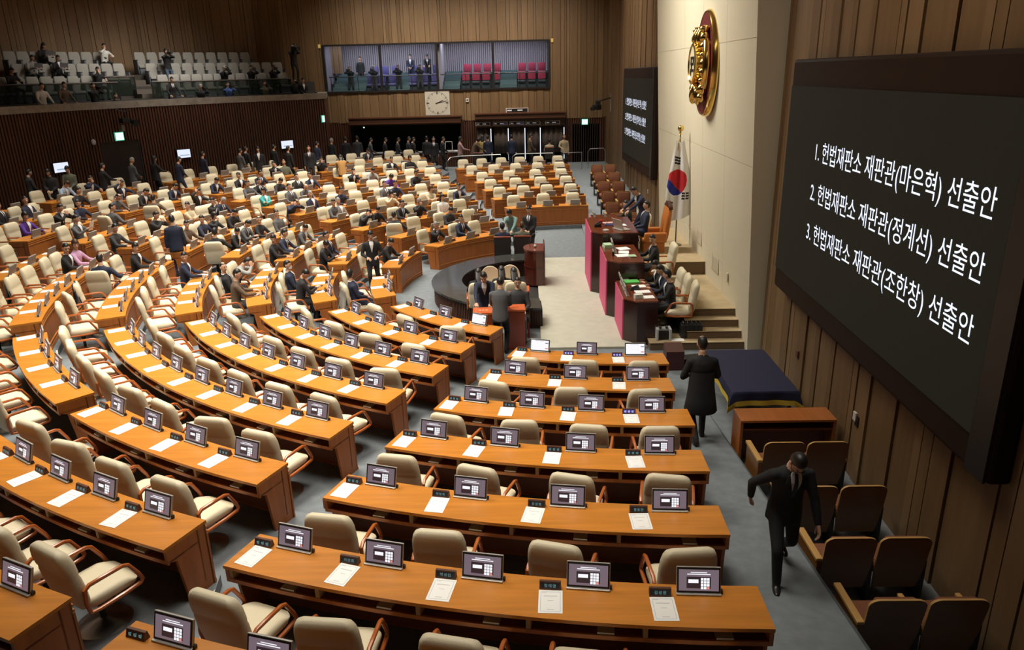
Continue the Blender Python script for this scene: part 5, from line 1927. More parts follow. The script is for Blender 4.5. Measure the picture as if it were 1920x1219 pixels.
# the people in the booth
for q, (x, y, z, pz, jk, fr, lb, camz) in enumerate((
        (-11.75, 25.0, 5.46, 'stand', 'black', 'none', 'man in black standing at the rear of the booth, first pane', 0),
        (-12.05, 23.6, 5.0, 'camera', 'black', 'none', 'camera operator in black crouched at the glass, first pane', 1),
        (-10.75, 23.7, 5.0, 'camera', 'charcoal', 'none', 'camera operator in a pale cap, beside the first mullion', 1),
        (-8.85, 25.0, 5.46, 'fronthands', 'navy', 'mask', 'masked man in navy standing in the booth, second pane', 0),
        (-9.35, 23.6, 5.0, 'camera', 'black', 'none', 'camera operator in black at the glass, second pane', 1),
        (-8.15, 23.65, 5.0, 'camera', 'charcoal', 'none', 'camera operator with a long lens at the glass, second pane', 1),
        (-7.85, 24.9, 5.46, 'bend', 'black', 'mask', 'masked man in black bending over a camera operator, second pane', 0))):
    pm = {'camera': -.30, 'stand': -.25, 'fronthands': -.18, 'bend': -.1}[pz]
    person(pz, 0, jk, 'cap' if 'cap' in lb else 'short', fr, (x, y, z + pm), S_, lb, scale=.95)
    if camz:
        video_camera((x, y - .38, z + pm + 1.44), S_, 'video camera of the booth ' + ('', 'operator crouched in the first pane', 'operator by the first mullion', '', 'operator in black, second pane', 'operator with the long lens, second pane', '')[q])

# clock
root = empty('wall_clock', (-7.13, 22.53, 4.32))
tag(root, 'square ivory wall clock with black ticks below the press booth', 'clock')
mb = MB()
ivory = mat('clock_ivory', (.56, .52, .43), .5)
mb.rbox((0, 0, 0), (1.36, .08, 1.30), .015, ivory)
mb.build('dial', root)
mb = MB()
for k in range(60):
    a = 2 * math.pi * k / 60
    L, w_ = ((.14, .055) if k % 15 == 0 else (.12, .03)) if k % 5 == 0 else (.065, .014)
    r0 = .60 - L / 2
    mb.box((r0 * math.sin(a), -.042, r0 * math.cos(a)), (w_, .006, L), black, M=None) if False else mb.add(
        [(r0 * math.sin(a) + p * math.cos(a) + q * math.sin(a), -.043, r0 * math.cos(a) - p * math.sin(a) + q * math.cos(a)) for p, q in ((-w_ / 2, -L / 2), (w_ / 2, -L / 2), (w_ / 2, L / 2), (-w_ / 2, L / 2))], [(0, 1, 2, 3)], black)
mb.build('minute_marks', root)
for nm, a, L0, L1, w_ in (('hour_hand', 66, -.10, .36, .05), ('minute_hand', 79, -.12, .56, .034)):
    mb = MB()
    a = math.radians(a)
    mb.add([(t * math.sin(a) + p * math.cos(a), -.05, t * math.cos(a) - p * math.sin(a)) for t, p in ((L0, -w_ / 2), (L0, w_ / 2), (L1, w_ / 3), (L1, -w_ / 3))], [(0, 1, 2, 3)], black)
    mb.build(nm, root)
mb = MB()
mb.rbox((0, 0, 0), (.17, .05, .20), .01, mat('switch_white', (.6, .58, .52), .5))
mb.box((0, -.028, .01), (.07, .01, .07), black)
thing(mb, 'wall_sensor', 'small white sensor box on the boards beside the clock', 'sensor', (-5.48, 22.52, 4.43))
yel = mat('yellow_lamp', (.45, .32, .08), .5, emit=(.9, .6, .15), es=.25)
for x, lb in ((-13.37, 'small yellow wall lamp at the outer upper corner of the booth window'), (-.80, 'small yellow wall lamp at the inner upper corner of the booth window')):
    mb = MB()
    mb.rbox((0, 0, 0), (.13, .06, .19), .01, yel)
    thing(mb, 'wall_lamp', lb, 'lamp', (x, 22.52, 7.40))
# canopies, counter, booths
for x0, x1, z0, z1, nm, lb in ((-12.02, -5.86, 3.22, 3.62, 'canopy', 'long dark wooden canopy over the voting counter'), (-5.05, -.12, 3.36, 3.70, 'canopy', 'dark wooden canopy over the row of voting booths')):
    mb = MB()
    mb.box(((x0 + x1) / 2, 22.3, (z0 + z1) / 2), (x1 - x0, .62, z1 - z0), dark_trim)
    mb.box(((x0 + x1) / 2, 22.28, z1), (x1 - x0 + .08, .68, .06), mat('canopy_edge', (.10, .035, .016), .4))
    mb.box(((x0 + x1) / 2, 22.28, z0 + .1), (x1 - x0 + .04, .66, .05), mat('canopy_edge', (.10, .035, .016), .4))
    thing(mb, nm, lb, 'canopy')
mb = MB()
mb.box((-2.6, 22.35, 3.18), (4.94, .4, .36), dark_trim)
mb.box((-.14, 22.45, 2.0), (.1, .3, 2.3), dark_trim)
thing(mb, 'booth_fascia', 'dark fascia board carrying the five small voting booth signs', 'fascia')
root = empty('counter', (-8.95, 21.75, .93))
tag(root, 'long voting counter with a pale top in the dark recess', 'counter')
mb = MB()
mb.box((0, 0, .84), (5.9, .55, .05), mat('counter_pale_top', (.32, .33, .34), .3))
mb.build('counter_top', root)
mb = MB()
mb.box((0, 0.02, .41), (5.85, .48, .82), ring_side)
for k in range(44):
    mb.box((-2.85 + .13 * k, -.23, .41), (.06, .03, .8), slat_mat)
mb.build('front', root)
curtain = mat('booth_curtain', (.075, .055, .045), .9)
edge_lit = mat('booth_edge_light', (.5, .5, .5), .5, emit=(.75, .85, 1.0), es=.9)
bx = [(-5.0, -4.28), (-4.05, -3.32), (-3.15, -2.40), (-2.22, -1.55), (-1.38, -.24)]
cur_z0, cur_z1 = 1.55, 2.98
for k, (a, b) in enumerate(bx):
    mb = MB()
    n = int((b - a) / .05)
    rows = []
    for z in (cur_z0, (cur_z0 + cur_z1) / 2, cur_z1):
        rows.append([(a + (b - a) * i / n, 22.36 + .035 * math.sin(i * 1.15), z) for i in range(n + 1)])
    mb.loft(rows, curtain, caps=False, closed=False)
    for i in range(0, n + 1, 2):
        mb.sphere((a + (b - a) * i / n, 22.33, cur_z1 + .02), (.018, .018, .018), chrome, 6, 5)
    o = thing(mb, 'curtain', 'brown pleated curtain of the %s voting booth under the canopy' % ORD[k + 1], 'curtain', smooth=True, group='voting booth curtains')
    sol = o.modifiers.new('thick', 'SOLIDIFY')
    sol.thickness = .01
    mb = MB()
    mb.box((b + .06, 22.45, 2.0), (.06, .5, 2.0), mat('booth_panel', (.05, .03, .022), .5))
    mb.box((b + .06, 22.19, 2.05), (.045, .015, 1.7), edge_lit if k < 5 else black)
    thing(mb, 'booth_partition', 'narrow partition with a bright edge beside the %s voting booth' % ORD[k + 1], 'partition', group='voting booth partitions')
    # little sign above
    xm = (a + b) / 2
    root = empty('booth_sign', (xm, 22.12, 3.17))
    tag(root, '%s small dark sign with a pale frame above the voting booths%s' % (ORD[k + 1], ', partly blue' if k in (1, 2) else ''), 'sign', 'signs above the voting booths')
    mb = MB()
    mb.box((0, .02, 0), (.80, .03, .19), mat('sign_pale_frame', (.75, .66, .62), .5))
    mb.build('frame', root)
    mb = MB()
    mb.box((0, 0, 0), (.74, .02, .14), black)
    if k in (1, 2):
        mb.box((.26 if k == 1 else .22, -.011, 0), (.22 if k == 1 else .30, .004, .13), mat('sign_blue', (.10, .11, .32), .5))
    mb.build('face', root)
    mb = MB()
    for q, (u, w_) in enumerate(((-.26, .14), (.08, .20))):
        for c in range(4):
            mb.box((u - w_ / 2 + w_ * (c + .5) / 4, -.013, 0), (w_ / 4 * .75, .004, .045), mat('sign_letters', (.8, .8, .8), .5, emit=(.6, .6, .6), es=.3))
    mb.build('lettering', root)
root = empty('wall_sign', (-2.75, 22.5, 3.84))
tag(root, 'long dark sign with a pale frame on the boards above the booths', 'sign')
mb = MB()
mb.box((0, .02, 0), (1.24, .03, .25), mat('sign_pale_frame', (.75, .66, .62), .5))
mb.build('frame', root)
mb = MB()
mb.box((0, 0, 0), (1.16, .02, .18), black)
mb.build('face', root)
for s, u in (('기표소', -.36), ('기표소', .16)):
    pass
mb = MB()
for u, w_ in ((-.42, .26), (.16, .28)):
    for c in range(5):
        mb.box((u - w_ / 2 + w_ * (c + .5) / 5, -.013, 0), (w_ / 5 * .75, .004, .07), mat('sign_letters', (.8, .8, .8), .5, emit=(.6, .6, .6), es=.3))
mb.build('lettering', root)


exit_m = mat('exit_light', (.1, .2, .15), .5, emit=(.70, 1.0, .90), es=1.3)
exit_g = mat('exit_green', (.02, .2, .1), .5, emit=(.05, .45, .25), es=.8)


def exit_sign(loc, rz, w_, h_, label):
    root = empty('exit_sign', loc, rz)
    tag(root, label, 'sign')
    mb = MB()
    mb.rbox((0, .02, 0), (w_ + .05, .06, h_ + .05), .01, exit_g)
    mb.build('housing', root)
    mb = MB()
    mb.box((0, -.012, 0), (w_, .01, h_), exit_m)
    mb.build('lit_panel', root)


exit_sign((.98, 22.45, 3.14), 0, .30, .26, 'lit white and green exit sign above the dark door by the far corner')
p = PV(22.38, 149.2, 3.66)
exit_sign(p, math.radians(149.2 - 90), .34, .30, 'lit exit sign over the dark door of the curved slatted wall')
p = PV(22.42, 123.9, 3.82)
exit_sign(p, math.radians(60), .16, .30, 'narrow lit exit sign at the end of the curved slatted wall')
mb = MB()
mb.box((0, 0, 0), (.07, .05, .06), exit_m)
thing(mb, 'exit_lamp', 'tiny lit exit lamp in the dark recess of the voting counter', 'lamp', (-11.4, 22.9, 3.08))
# doors
db = MB()
a0, a1 = 146.9, 151.2
for k in range(6):
    t0, t1 = a0 + (a1 - a0) * k / 6, a0 + (a1 - a0) * (k + 1) / 6
    db.hexa([PV(22.62, t0, 1.2), PV(22.55, t0, 1.2), PV(22.55, t1, 1.2), PV(22.62, t1, 1.2), PV(22.62, t0, 3.46), PV(22.55, t0, 3.46), PV(22.55, t1, 3.46), PV(22.62, t1, 3.46)], mat('dark_door', (.022, .012, .009), .5))
struct(db, 'door_1')
db = MB()
db.box((1.05, 22.60, 1.98), (1.5, .06, 2.1), mat('dark_door', (.022, .012, .009), .5))
struct(db, 'door_2')
# television sets on the curved wall
for k, th in enumerate((156.2, 142.2, 129.1)):
    p = PV(22.33, th, 2.70)
    root = empty('television', p, math.radians(th - 90))
    tag(root, ('television on the slatted wall behind the woman in black', 'television on the slatted wall between the door and the far end', 'television on the slatted wall beside the dark corner')[k], 'television')
    mb = MB()
    mb.rbox((0, .03, 0), (.66, .06, .42), .012, black)
    mb.build('housing', root)
    mb = MB()
    mb.box((0, -.003, 0), (.60, .008, .36), mat('tv_screen', (.05, .05, .06), .3, emit=(.80, .86, 1.0), es=1.0))
    mb.box((.03, -.008, -.07), (.44, .004, .05), mat('tv_screen_grey', (.05, .05, .06), .3, emit=(.45, .55, .68), es=.8))
    mb.build('screen', root)
mb = MB()
mb.sphere((0, 0, 0), (.09, .09, .12), mat('dome_white', (.6, .6, .6), .4), 12, 8)
thing(mb, 'dome_camera', 'small white dome camera on the slatted wall', 'camera', PV(22.36, 152.2, 3.53))
root = empty('stage_lamp', PV(22.2, 148.7, 4.28), math.radians(58))
tag(root, 'black lamp bracket hanging below the gallery ledge over the door', 'lamp')
mb = MB()
mb.tube([(-.25, 0, .48), (0, -.15, .34), (.3, -.05, .42)], .02, black, 6)
mb.tube([(0, -.15, .34), (0, -.2, .0)], .03, black, 6)
mb.build('bracket', root)
mb = MB()
mb.rbox((-.1, -.25, .02), (.34, .3, .2), .03, black)
mb.tube([(.25, -.2, -.05), (.3, -.42, -.1)], [.12, .15], black, 12)
mb.rbox((-.16, -.1, -.28), (.14, .12, .26), .02, mat('lamp_grey', (.25, .25, .25), .5))
mb.build('lamp_housing', root)
# camera on a bracket at the corner
root = empty('wall_camera', (2.05, 20.6, 4.30))
tag(root, 'black remote camera on a wall bracket near the far screen', 'camera')
mb = MB()
mb.tube([(.15, 0, .35), (.15, 0, -.55)], .03, silver, 8)
mb.tube([(.15, 0, .15), (-.55, -.2, -.02)], .035, black, 8)
mb.build('bracket', root)
mb = MB()
mb.rbox((-.6, -.25, -.3), (.3, .45, .26), .03, black, rz=.5)
mb.rbox((-.55, -.2, -.08), (.25, .25, .22), .03, black)
mb.tube([(-.78, -.5, -.34), (-.9, -.75, -.36)], .10, black, 10)
mb.build('camera_head', root)
# handrails in front of the far wall
def rail(pts, label, posts=()):
    mb = MB()
    mb.tube(pts, .022, chrome, 8)
    for a, b in posts:
        mb.tube([a, b], .02, chrome, 8)
    return thing(mb, 'handrail', label, 'handrail', smooth=True)
zf8 = STEP * 7
rail([(-6.3, 18.3, zf8), (-6.35, 18.3, 1.55), (-6.15, 18.4, 1.78), (-5.7, 18.6, 1.82), (-3.6, 19.0, 1.82), (-3.6, 19.0, zf8)], 'chrome handrail behind the empty far block, beside the voting counter')
rail([(-3.0, 19.05, zf8), (-3.0, 19.05, 1.7), (-2.8, 19.1, 1.82), (-.9, 19.2, 1.82), (-.9, 19.2, zf8)], 'chrome handrail behind the empty far block, in its middle')
rail([(-.4, 19.25, zf8), (-.4, 19.25, 1.7), (-.3, 19.25, 1.82), (.6, 19.25, 1.82), (.6, 19.25, zf8)], 'short chrome handrail behind the beige blazer man')
rail([(.95, 19.6, zf8), (.95, 19.6, 1.8), (1.05, 19.6, 1.95), (1.75, 19.6, 1.97), (1.85, 19.6, 1.85), (1.85, 19.6, zf8)], 'chrome handrail by the last brown theatre seats')

# ------------------------------------------------------------------ people at the walls (head places on the tiers)
fz10, fz8 = STEP * 9, STEP * 7
def at_px(px, z):
    d = CF + CR * ((px[0] - 960) / FPX) - CU * ((px[1] - 609.5) / FPX)
    t = (z - CAMLOC.z) / d.z
    return CAMLOC + d * t
WALLERS = [
    (-19.85, 6.05, 'fronthands', 'charcoal', 'short', 'none', 1, 'man in a charcoal suit queuing by the first television', None),
    (-19.1, 6.1, 'fronthands', 'black', 'long', 'none', 0, 'woman in black facing out beside the first television', None),
    (-18.95, 7.0, 'fronthands', 'olive', 'shortw', 'none', 0, 'person in an olive brown jacket standing by the slatted wall', 'black'),
    (-18.05, 7.6, 'gesture', 'black', 'short', 'none', 1, 'man in black before the dark door with lit hands', None),
    (-17.9, 9.45, 'fronthands', 'grey', 'cap', 'none', 1, 'person in a grey jacket and pale cap beside the dark door', 'charcoal'),
    (-17.25, 10.0, 'gesture', 'black', 'long', 'none', 1, 'woman in black holding out a phone near the dark door', None),
    (-16.0, 9.4, 'fronthands', 'navy', 'short', 'none', 1, 'man in navy with his hand raised, below the second television', None),
    (-15.85, 11.4, 'stand', 'navy', 'short', 'none', 1, 'man in navy walking past the second television', None),
    (-14.7, 12.5, 'fronthands', 'grey', 'short', 'none', 1, 'stooping person in grey among the queue by the slatted wall', None),
    (-14.75, 13.4, 'stand', 'black', 'short', 'shirt', 1, 'man in black turned to the stooping person in grey', None),
    (-14.1, 13.2, 'stand', 'black', 'long', 'blouse', 0, 'woman in black over a white blouse facing the hall', None),
    (-13.75, 14.2, 'stand', 'black', 'short', 'none', 1, 'man in black with clasped hand beside the third television', None),
    (-12.75, 13.1, 'stand', 'black', 'short', 'none', 1, 'man in black right below the third television', None),
    (-11.85, 13.2, 'stand', 'black', 'short', 'tie', 0, 'man in a black suit with white shirt facing the hall in the aisle', None),
    (-12.1, 15.4, 'stand', 'navy', 'short', 'none', 1, 'man in dark navy seen from behind at the queue bend', None),
    (-11.8, 17.0, 'stand', 'black', 'grey', 'none', 1, 'grey haired man in black in the queue before the dark corner', None),
    (-11.3, 17.8, 'stand', 'black', 'short', 'none', 2, 'man in black with a white collar in the dark corner', None),
    (-10.8, 18.2, 'stand', 'charcoal', 'short', 'none', 2, 'man in charcoal last before the voting counter recess', None),
]
for x, y, pz, jk, hr, fr, mode, lb, tr in WALLERS:
    rz = face(.55, .8) if mode == 1 else (face(.3, -1) if mode == 0 else face(.0, 1))
    person(pz, 0, jk, hr, fr, (x, y, fz10 if x < -11.2 or y < 17 else fz10), rz, lb, 'people queuing along the slatted wall', trousers=tr)
FARP = [
    (-10.6, 20.3, 'fronthands', 'grey', 'short', 'none', 1, 'man in grey first at the voting counter', None),
    (-9.8, 20.2, 'fronthands', 'black', 'short', 'none', 1, 'tall man in black second at the voting counter', None),
    (-9.1, 20.1, 'fronthands', 'charcoal', 'short', 'none', 1, 'man in charcoal third at the voting counter', None),
    (-8.6, 20.5, 'fronthands', 'charcoal', 'short', 'none', 1, 'dark figure behind the man with a white shirt at the counter', None),
    (-8.3, 20.1, 'fronthands', 'black', 'short', 'shirt', 1, 'man in black with a white shirt at the voting counter', None),
    (-7.6, 20.6, 'stand', 'black', 'short', 'none', 2, 'dark figure turned to the middle of the counter', None),
    (-7.15, 20.0, 'stand', 'black', 'short', 'tie', 0, 'man in a black suit facing the hall at the voting counter', None),
    (-6.7, 19.9, 'fronthands', 'black', 'short', 'shirt', 1, 'man in black holding papers at the voting counter', None),
    (-5.75, 19.6, 'gesture', 'rose', 'bob', 'none', 1, 'woman in a dusty pink jacket and face mask at the counter end', 'black'),
    (-5.0, 20.1, 'bend', 'brown', 'bob', 'none', 3, 'person in a taupe coat leaning at the counter end', None),
    (-4.6, 20.4, 'fronthands', 'yellow', 'long', 'none', 2, 'person in a mustard yellow coat before the first voting booth', 'jeans'),
    (-4.3, 20.2, 'stand', 'navy', 'short', 'none', 2, 'man in navy seen from behind at the first voting booth', None),
    (-3.05, 20.3, 'stand', 'navy', 'short', 'none', 2, 'man in navy seen from behind at the second voting booth', None),
    (-2.1, 20.4, 'fronthands', 'brown', 'short', 'none', 1, 'person in dark brown at the third voting booth', 'black'),
    (-1.05, 20.3, 'back', 'beige', 'short', 'none', 2, 'person in a cream jacket seated before the last voting booth', 'black'),
    (-.30, 19.75, 'gesture', 'sand', 'thin', 'none', 0, 'bald man in a beige blazer standing before the last voting booth', 'black'),
]
for x, y, pz, jk, hr, fr, mode, lb, tr in FARP:
    rz = {1: face(.9, .3), 0: face(.15, -1), 2: 0.0, 3: face(1, .2)}[mode]
    person(pz, 0, jk, hr, fr, (x, y, fz8 + (.12 if pz == 'back' else 0)), rz, lb, 'people at the voting counter and booths', trousers=tr, skinm=None)
backed_chair((-1.05, 20.26, fz8 + .10), 0.0, 'dark red chair under the person in a cream jacket')
backed_chair((-4.75, 19.3, fz8), 0.0, 'dark red chair left empty beside the person in mustard yellow')
slab('open notebook on the pale voting counter before the dusty pink jacket', 'paper', (-6.2, 21.7, 1.80), (.3, .2, .03), paper, 0, 'notebook')
mb = MB()
for a, b in (((-.2, 0, 0), (-.16, 0, .5)), ((.2, 0, 0), (.2, 0, .5)), ((-.16, 0, .5), (.2, 0, .5))):
    mb.tube([a, b], .018, mat('stand_white', (.6, .6, .58), .5), 6)
mb.box((.05, 0, .02), (.5, .2, .03), mat('stand_white', (.6, .6, .58), .5))
thing(mb, 'document_stand', 'white wire document stand at the end of the voting counter', 'stand', (-6.55, 21.7, 1.80))
mb = MB()
mb.rbox((0, 0, .45), (.36, .3, .9), .03, mat('machine_white', (.42, .43, .42), .5))
mb.tube([(-.1, 0, .9), (-.1, 0, 1.05)], .02, black, 6)
mb.tube([(.1, 0, .9), (.1, 0, 1.05)], .02, black, 6)
thing(mb, 'paper_dispenser', 'pale dispenser standing at the start of the voting counter', 'dispenser', (-11.15, 20.6, fz8))

# ------------------------------------------------------------------ press gallery
gal_seat = mat('gallery_seat_grey', (.30, .29, .26), .75, bump=.1)
gal_side = mat('gallery_seat_side', (.11, .12, .135), .6)


def make_gseat():
    root = empty('gallery_chair')
    mb = MB()
    rings = [[(x, y - .16 - .10 * (z - .4), z) for x, y in rrect(w_, t, t * .42, 4)] for z, w_, t in ((.40, .50, .08), (.55, .53, .12), (.85, .51, .12), (.97, .47, .11), (1.02, .40, .07))]
    mb.loft(rings, gal_seat)
    mb.build('backrest', root, 50)
    mb = MB()
    mb.rbox((0, .02, .36), (.50, .40, .12), .04, gal_seat)
    mb.box((0, .0, .16), (.42, .3, .3), gal_side)
    mb.build('seat', root, 40)
    for s in (-1, 1):
        mb = MB()
        mb.rbox((s * .285, -.02, .34), (.05, .42, .62), .02, gal_side)
        mb.box((s * .285, .0, .66), (.06, .40, .03), black)
        mb.build('armrest', root, 40)
    return root


gs = make_gseat()
prep(gs)
GROWS = [(24.98, 5.08), (25.88, 5.6), (26.8, 6.12)]
GSEG = [('near', [(146.4, 158.1, 10), (143.3, 152.8, 9), (144.1, 152.2, 8)]), ('far', [(126.2, 139.9, 12), (126.0, 140.0, 12), (128.9, 140.1, 10)])]


def gcyl(px, R):
    d = CF + CR * ((px[0] - 960) / FPX) - CU * ((px[1] - 609.5) / FPX)
    o = CAMLOC
    A, Bq, Cq = d.x ** 2 + d.y ** 2, 2 * (o.x * d.x + o.y * d.y), o.x ** 2 + o.y ** 2 - R * R
    t = (-Bq + math.sqrt(Bq * Bq - 4 * A * Cq)) / 2 / A
    return o + d * t


for gi, (gname, segs) in enumerate(GSEG):
    for row, (ta, tb, n) in enumerate(segs):
        R, z = GROWS[row]
        for k in range(n):
            th = ta + (tb - ta) * k / (n - 1)
            p = PV(R, th, z)
            if not shows(p + Vector((0, 0, .8)), 30, 10):
                continue
            o = first_or_copy(gs)
            o.location, o.rotation_euler = p, (0, 0, math.radians(th + 90))
            tag(o, 'gallery seat, %s from the %s, %s row, %s' % (ORD[min(12, k + 1)] if k < 12 else 'thirteenth', 'far wall' if gi else 'stairs', ('front', 'middle', 'rear')[row], 'block by the booth window' if gi else 'block by the corner'), 'seat', 'pale gallery seats')
# stairs of the gallery
gst = MB()
for k in range(6):
    ring_band(gst, 24.25 + .42 * k, 27.2, 4.3 + .0, 5.08 + .20 * k, 140.9, 142.9, mat('gallery_step', (.10, .082, .065), .9), 6)
struct(gst, 'floor_gallery_stairs')
# glass rails of the gallery
def grail(t0, t1, R, z0, z1, label):
    root = empty('glass_railing', PV(R, (t0 + t1) / 2, z0))
    tag(root, label, 'railing')
    n = max(3, int((t1 - t0) / 1.5))
    tl = [t0 + (t1 - t0) * k / n for k in range(n + 1)]
    mb = MB()
    mb.loft([[PV(R, t, z0 + .05), PV(R + .02, t, z0 + .05), PV(R + .02, t, z1 - .03), PV(R, t, z1 - .03)] for t in tl], mat('railing_glass', (.02, .028, .02), .05, alpha=.55))
    build_at(mb, 'glass', root, PV(R, (t0 + t1) / 2, z0))
    mb = MB()
    mb.tube([PV(R + .01, t, z1) for t in tl], .035, mat('rail_wood', (.06, .04, .028), .45), 8)
    for t in (t0, t1):
        mb.tube([PV(R + .01, t, z0), PV(R + .01, t, z1)], .03, frame_m, 6)
    build_at(mb, 'handrail', root, PV(R, (t0 + t1) / 2, z0), True)
grail(126.0, 142.2, 24.2, 5.08, 5.78, 'long glass railing with a dark handrail before the gallery block by the booth')
grail(145.8, 172, 24.2, 5.08, 5.80, 'long glass railing with a dark handrail before the corner gallery block')
grail(142.6, 146.8, 25.4, 5.2, 6.05, 'short glass railing beside the gallery stairs')
mb = MB()
for k in range(18):
    mb.rbox((random.uniform(-1.6, 1.6), random.uniform(-.15, .15), random.uniform(.1, .6)), (.5, .2, .3), .09, mat('blue_bundle', (.01, .02, .10), .7), rz=random.uniform(-1, 1))
PRESS = [
    # px head, R, floor z, pose, jacket, hair, front, label
    ((58, 118), 25.75, 5.6, 'sitdesk', 'stone', 'short', 'none', 'man in a grey shirt with a laptop on the middle gallery row', 'charcoal', 1),
    ((80, 96), 26.65, 6.12, 'sitdesk', 'black', 'long', 'none', 'person in black with a laptop on the rear gallery row', None, 1),
    ((106, 114), 25.75, 5.6, 'sitdesk', 'black', 'short', 'mask', 'masked man in black with a laptop on the middle gallery row', None, 1),
    ((20, 143), 24.85, 5.08, 'sitdesk', 'black', 'short', 'none', 'dark clad man bent low at the corner of the front gallery row', None, 0),
    ((181, 137), 24.85, 5.08, 'chin', 'black', 'short', 'none', 'man in black with hand at his temple, front gallery row by the stairs', None, 0),
    ((194, 99), 26.65, 6.12, 'chin', 'white', 'short', 'none', 'person in a white shirt on the rear gallery row by the stairs', 'charcoal', 0),
    ((419, 133), 24.85, 5.08, 'sitcamera', 'black', 'cap', 'none', 'photographer in black aiming a camera, first on the front row by the booth', None, 2),
    ((470, 133), 24.85, 5.08, 'sitcamera', 'black', 'short', 'none', 'photographer in black aiming a camera, second on the front row by the booth', None, 2),
    ((511, 132), 24.85, 5.08, 'sitcamera', 'black', 'short', 'none', 'photographer in black aiming a camera, third on the front row by the booth', None, 2),
    ((310, 97), 25.6, 5.35, 'camera', 'black', 'bob', 'none', 'camerawoman in black standing among the gallery seats', 'jeans', 2),
    ((548, 90), 24.8, 5.5, 'camera', 'black', 'cap', 'none', 'camera operator in black standing by the boards with a large camera', None, 3),
]
for px, R, z, pz, jk, hr, fr, lb, tr, ex in PRESS:
    hz = {'sitdesk': 1.22, 'chin': 1.24, 'sitcamera': 1.24, 'camera': 1.62}[pz]
    p = gcyl(px, R)
    th = math.degrees(math.atan2(p.y, p.x))
    z0 = p.z - hz if pz == 'camera' else z
    q = Vector((p.x, p.y, z0))
    rz = math.radians(th + 90)
    person(pz, 0, jk, hr, fr, q, rz, lb, trousers=tr)
    R3 = Matrix.Rotation(rz, 3, 'Z')
    if ex == 1:
        root = empty('laptop', q + R3 @ Vector((0, .50, .80)), rz + math.pi)
        tag(root, 'open laptop on the knees of the %s' % lb.split(' with a laptop')[0] + (' on the rear row' if 'rear' in lb else ''), 'laptop')
        mb = MB()
        mb.rbox((0, 0, 0), (.34, .24, .02), .005, silver)
        mb.build('keyboard_base', root)
        mb = MB()
        mb.rbox((0, .0, .12), (.34, .012, .23), .005, mat('laptop_dark_lid', (.09, .09, .10), .4), rx=.25)
        mb.build('lid', root)
    if ex >= 2:
        video_camera(q + R3 @ Vector((.02, .40, 1.21 if pz == 'sitcamera' else 1.55)), rz, 'camera aimed by the %s' % lb.split(' aiming')[0].split(' standing')[0] + (', ' + lb.split(', ')[1].split(' on')[0] if ', ' in lb else ' in the gallery'), 1.6 if ex == 3 else .8)
FRONTP = [((75, 162), 'ledge', 'white', 'short', 'none', 'man in a white shirt and dark mask leaning on the gallery ledge', 'charcoal'),
          ((117, 160), 'ledge', 'brown', 'short', 'none', 'man in dark brown standing behind the gallery ledge with a camera', None),
          ((173, 162), 'camera', 'black', 'short', 'none', 'photographer in black behind the gallery ledge near the stairs', None),
          ((214, 180), 'ledge', 'black', 'short', 'none', 'person crouching low behind the gallery ledge at the stairs', None),
          ((320, 150), 'ledge', 'black', 'short', 'tie', 'man in a black suit and tie at the gallery ledge', None),
          ((375, 163), 'camera', 'black', 'cap', 'none', 'photographer in black at the gallery ledge with a white lens', None),
          ((426, 159), 'camera', 'blue', 'short', 'none', 'photographer in a blue jacket at the gallery ledge', None),
          ((495, 157), 'camera', 'olive', 'short', 'none', 'photographer in an olive shirt at the gallery ledge', None),
          ((567, 151), 'fronthands', 'black', 'short', 'shirt', 'man in black standing at the end of the gallery ledge', None),
          ((552, 152), 'camera', 'black', 'short', 'none', 'photographer half hidden at the end of the gallery ledge', None)]
for px, pz, jk, hr, fr, lb, tr in FRONTP:
    p = gcyl(px, 23.25)
    th = math.degrees(math.atan2(p.y, p.x))
    hz = {'ledge': 1.58, 'camera': 1.62, 'fronthands': 1.62}[pz]
    q = Vector((p.x, p.y, p.z - hz))
    rz = math.radians(th + 90)
    person(pz, 0, jk, hr, fr, q, rz, lb, trousers=tr)
    if pz == 'camera':
        video_camera(q + Matrix.Rotation(rz, 3, 'Z') @ Vector((.02, .40, 1.55)), rz, 'camera raised by the %s' % lb.split(' at the')[0].split(' behind')[0] + (' near the stairs' if 'stairs' in lb else ' at the ledge'), .8)

# ------------------------------------------------------------------ the two big screens
led_dark = mat('led_panel', (.010, .010, .008), .65, spec=.12, emit=(.10, .095, .065), es=.10, bump=.25, bscale=14)
led_frame = mat('led_frame', (.022, .011, .008), .6, spec=.2)
led_text = mat('led_text', (.1, .1, .1), .4, emit=(.78, .84, 1.0), es=1.25)
LINES = ('1. 헌법재판소 재판관(마은혁) 선출안', '2. 헌법재판소 재판관(정계선) 선출안', '3. 헌법재판소 재판관(조한창) 선출안')


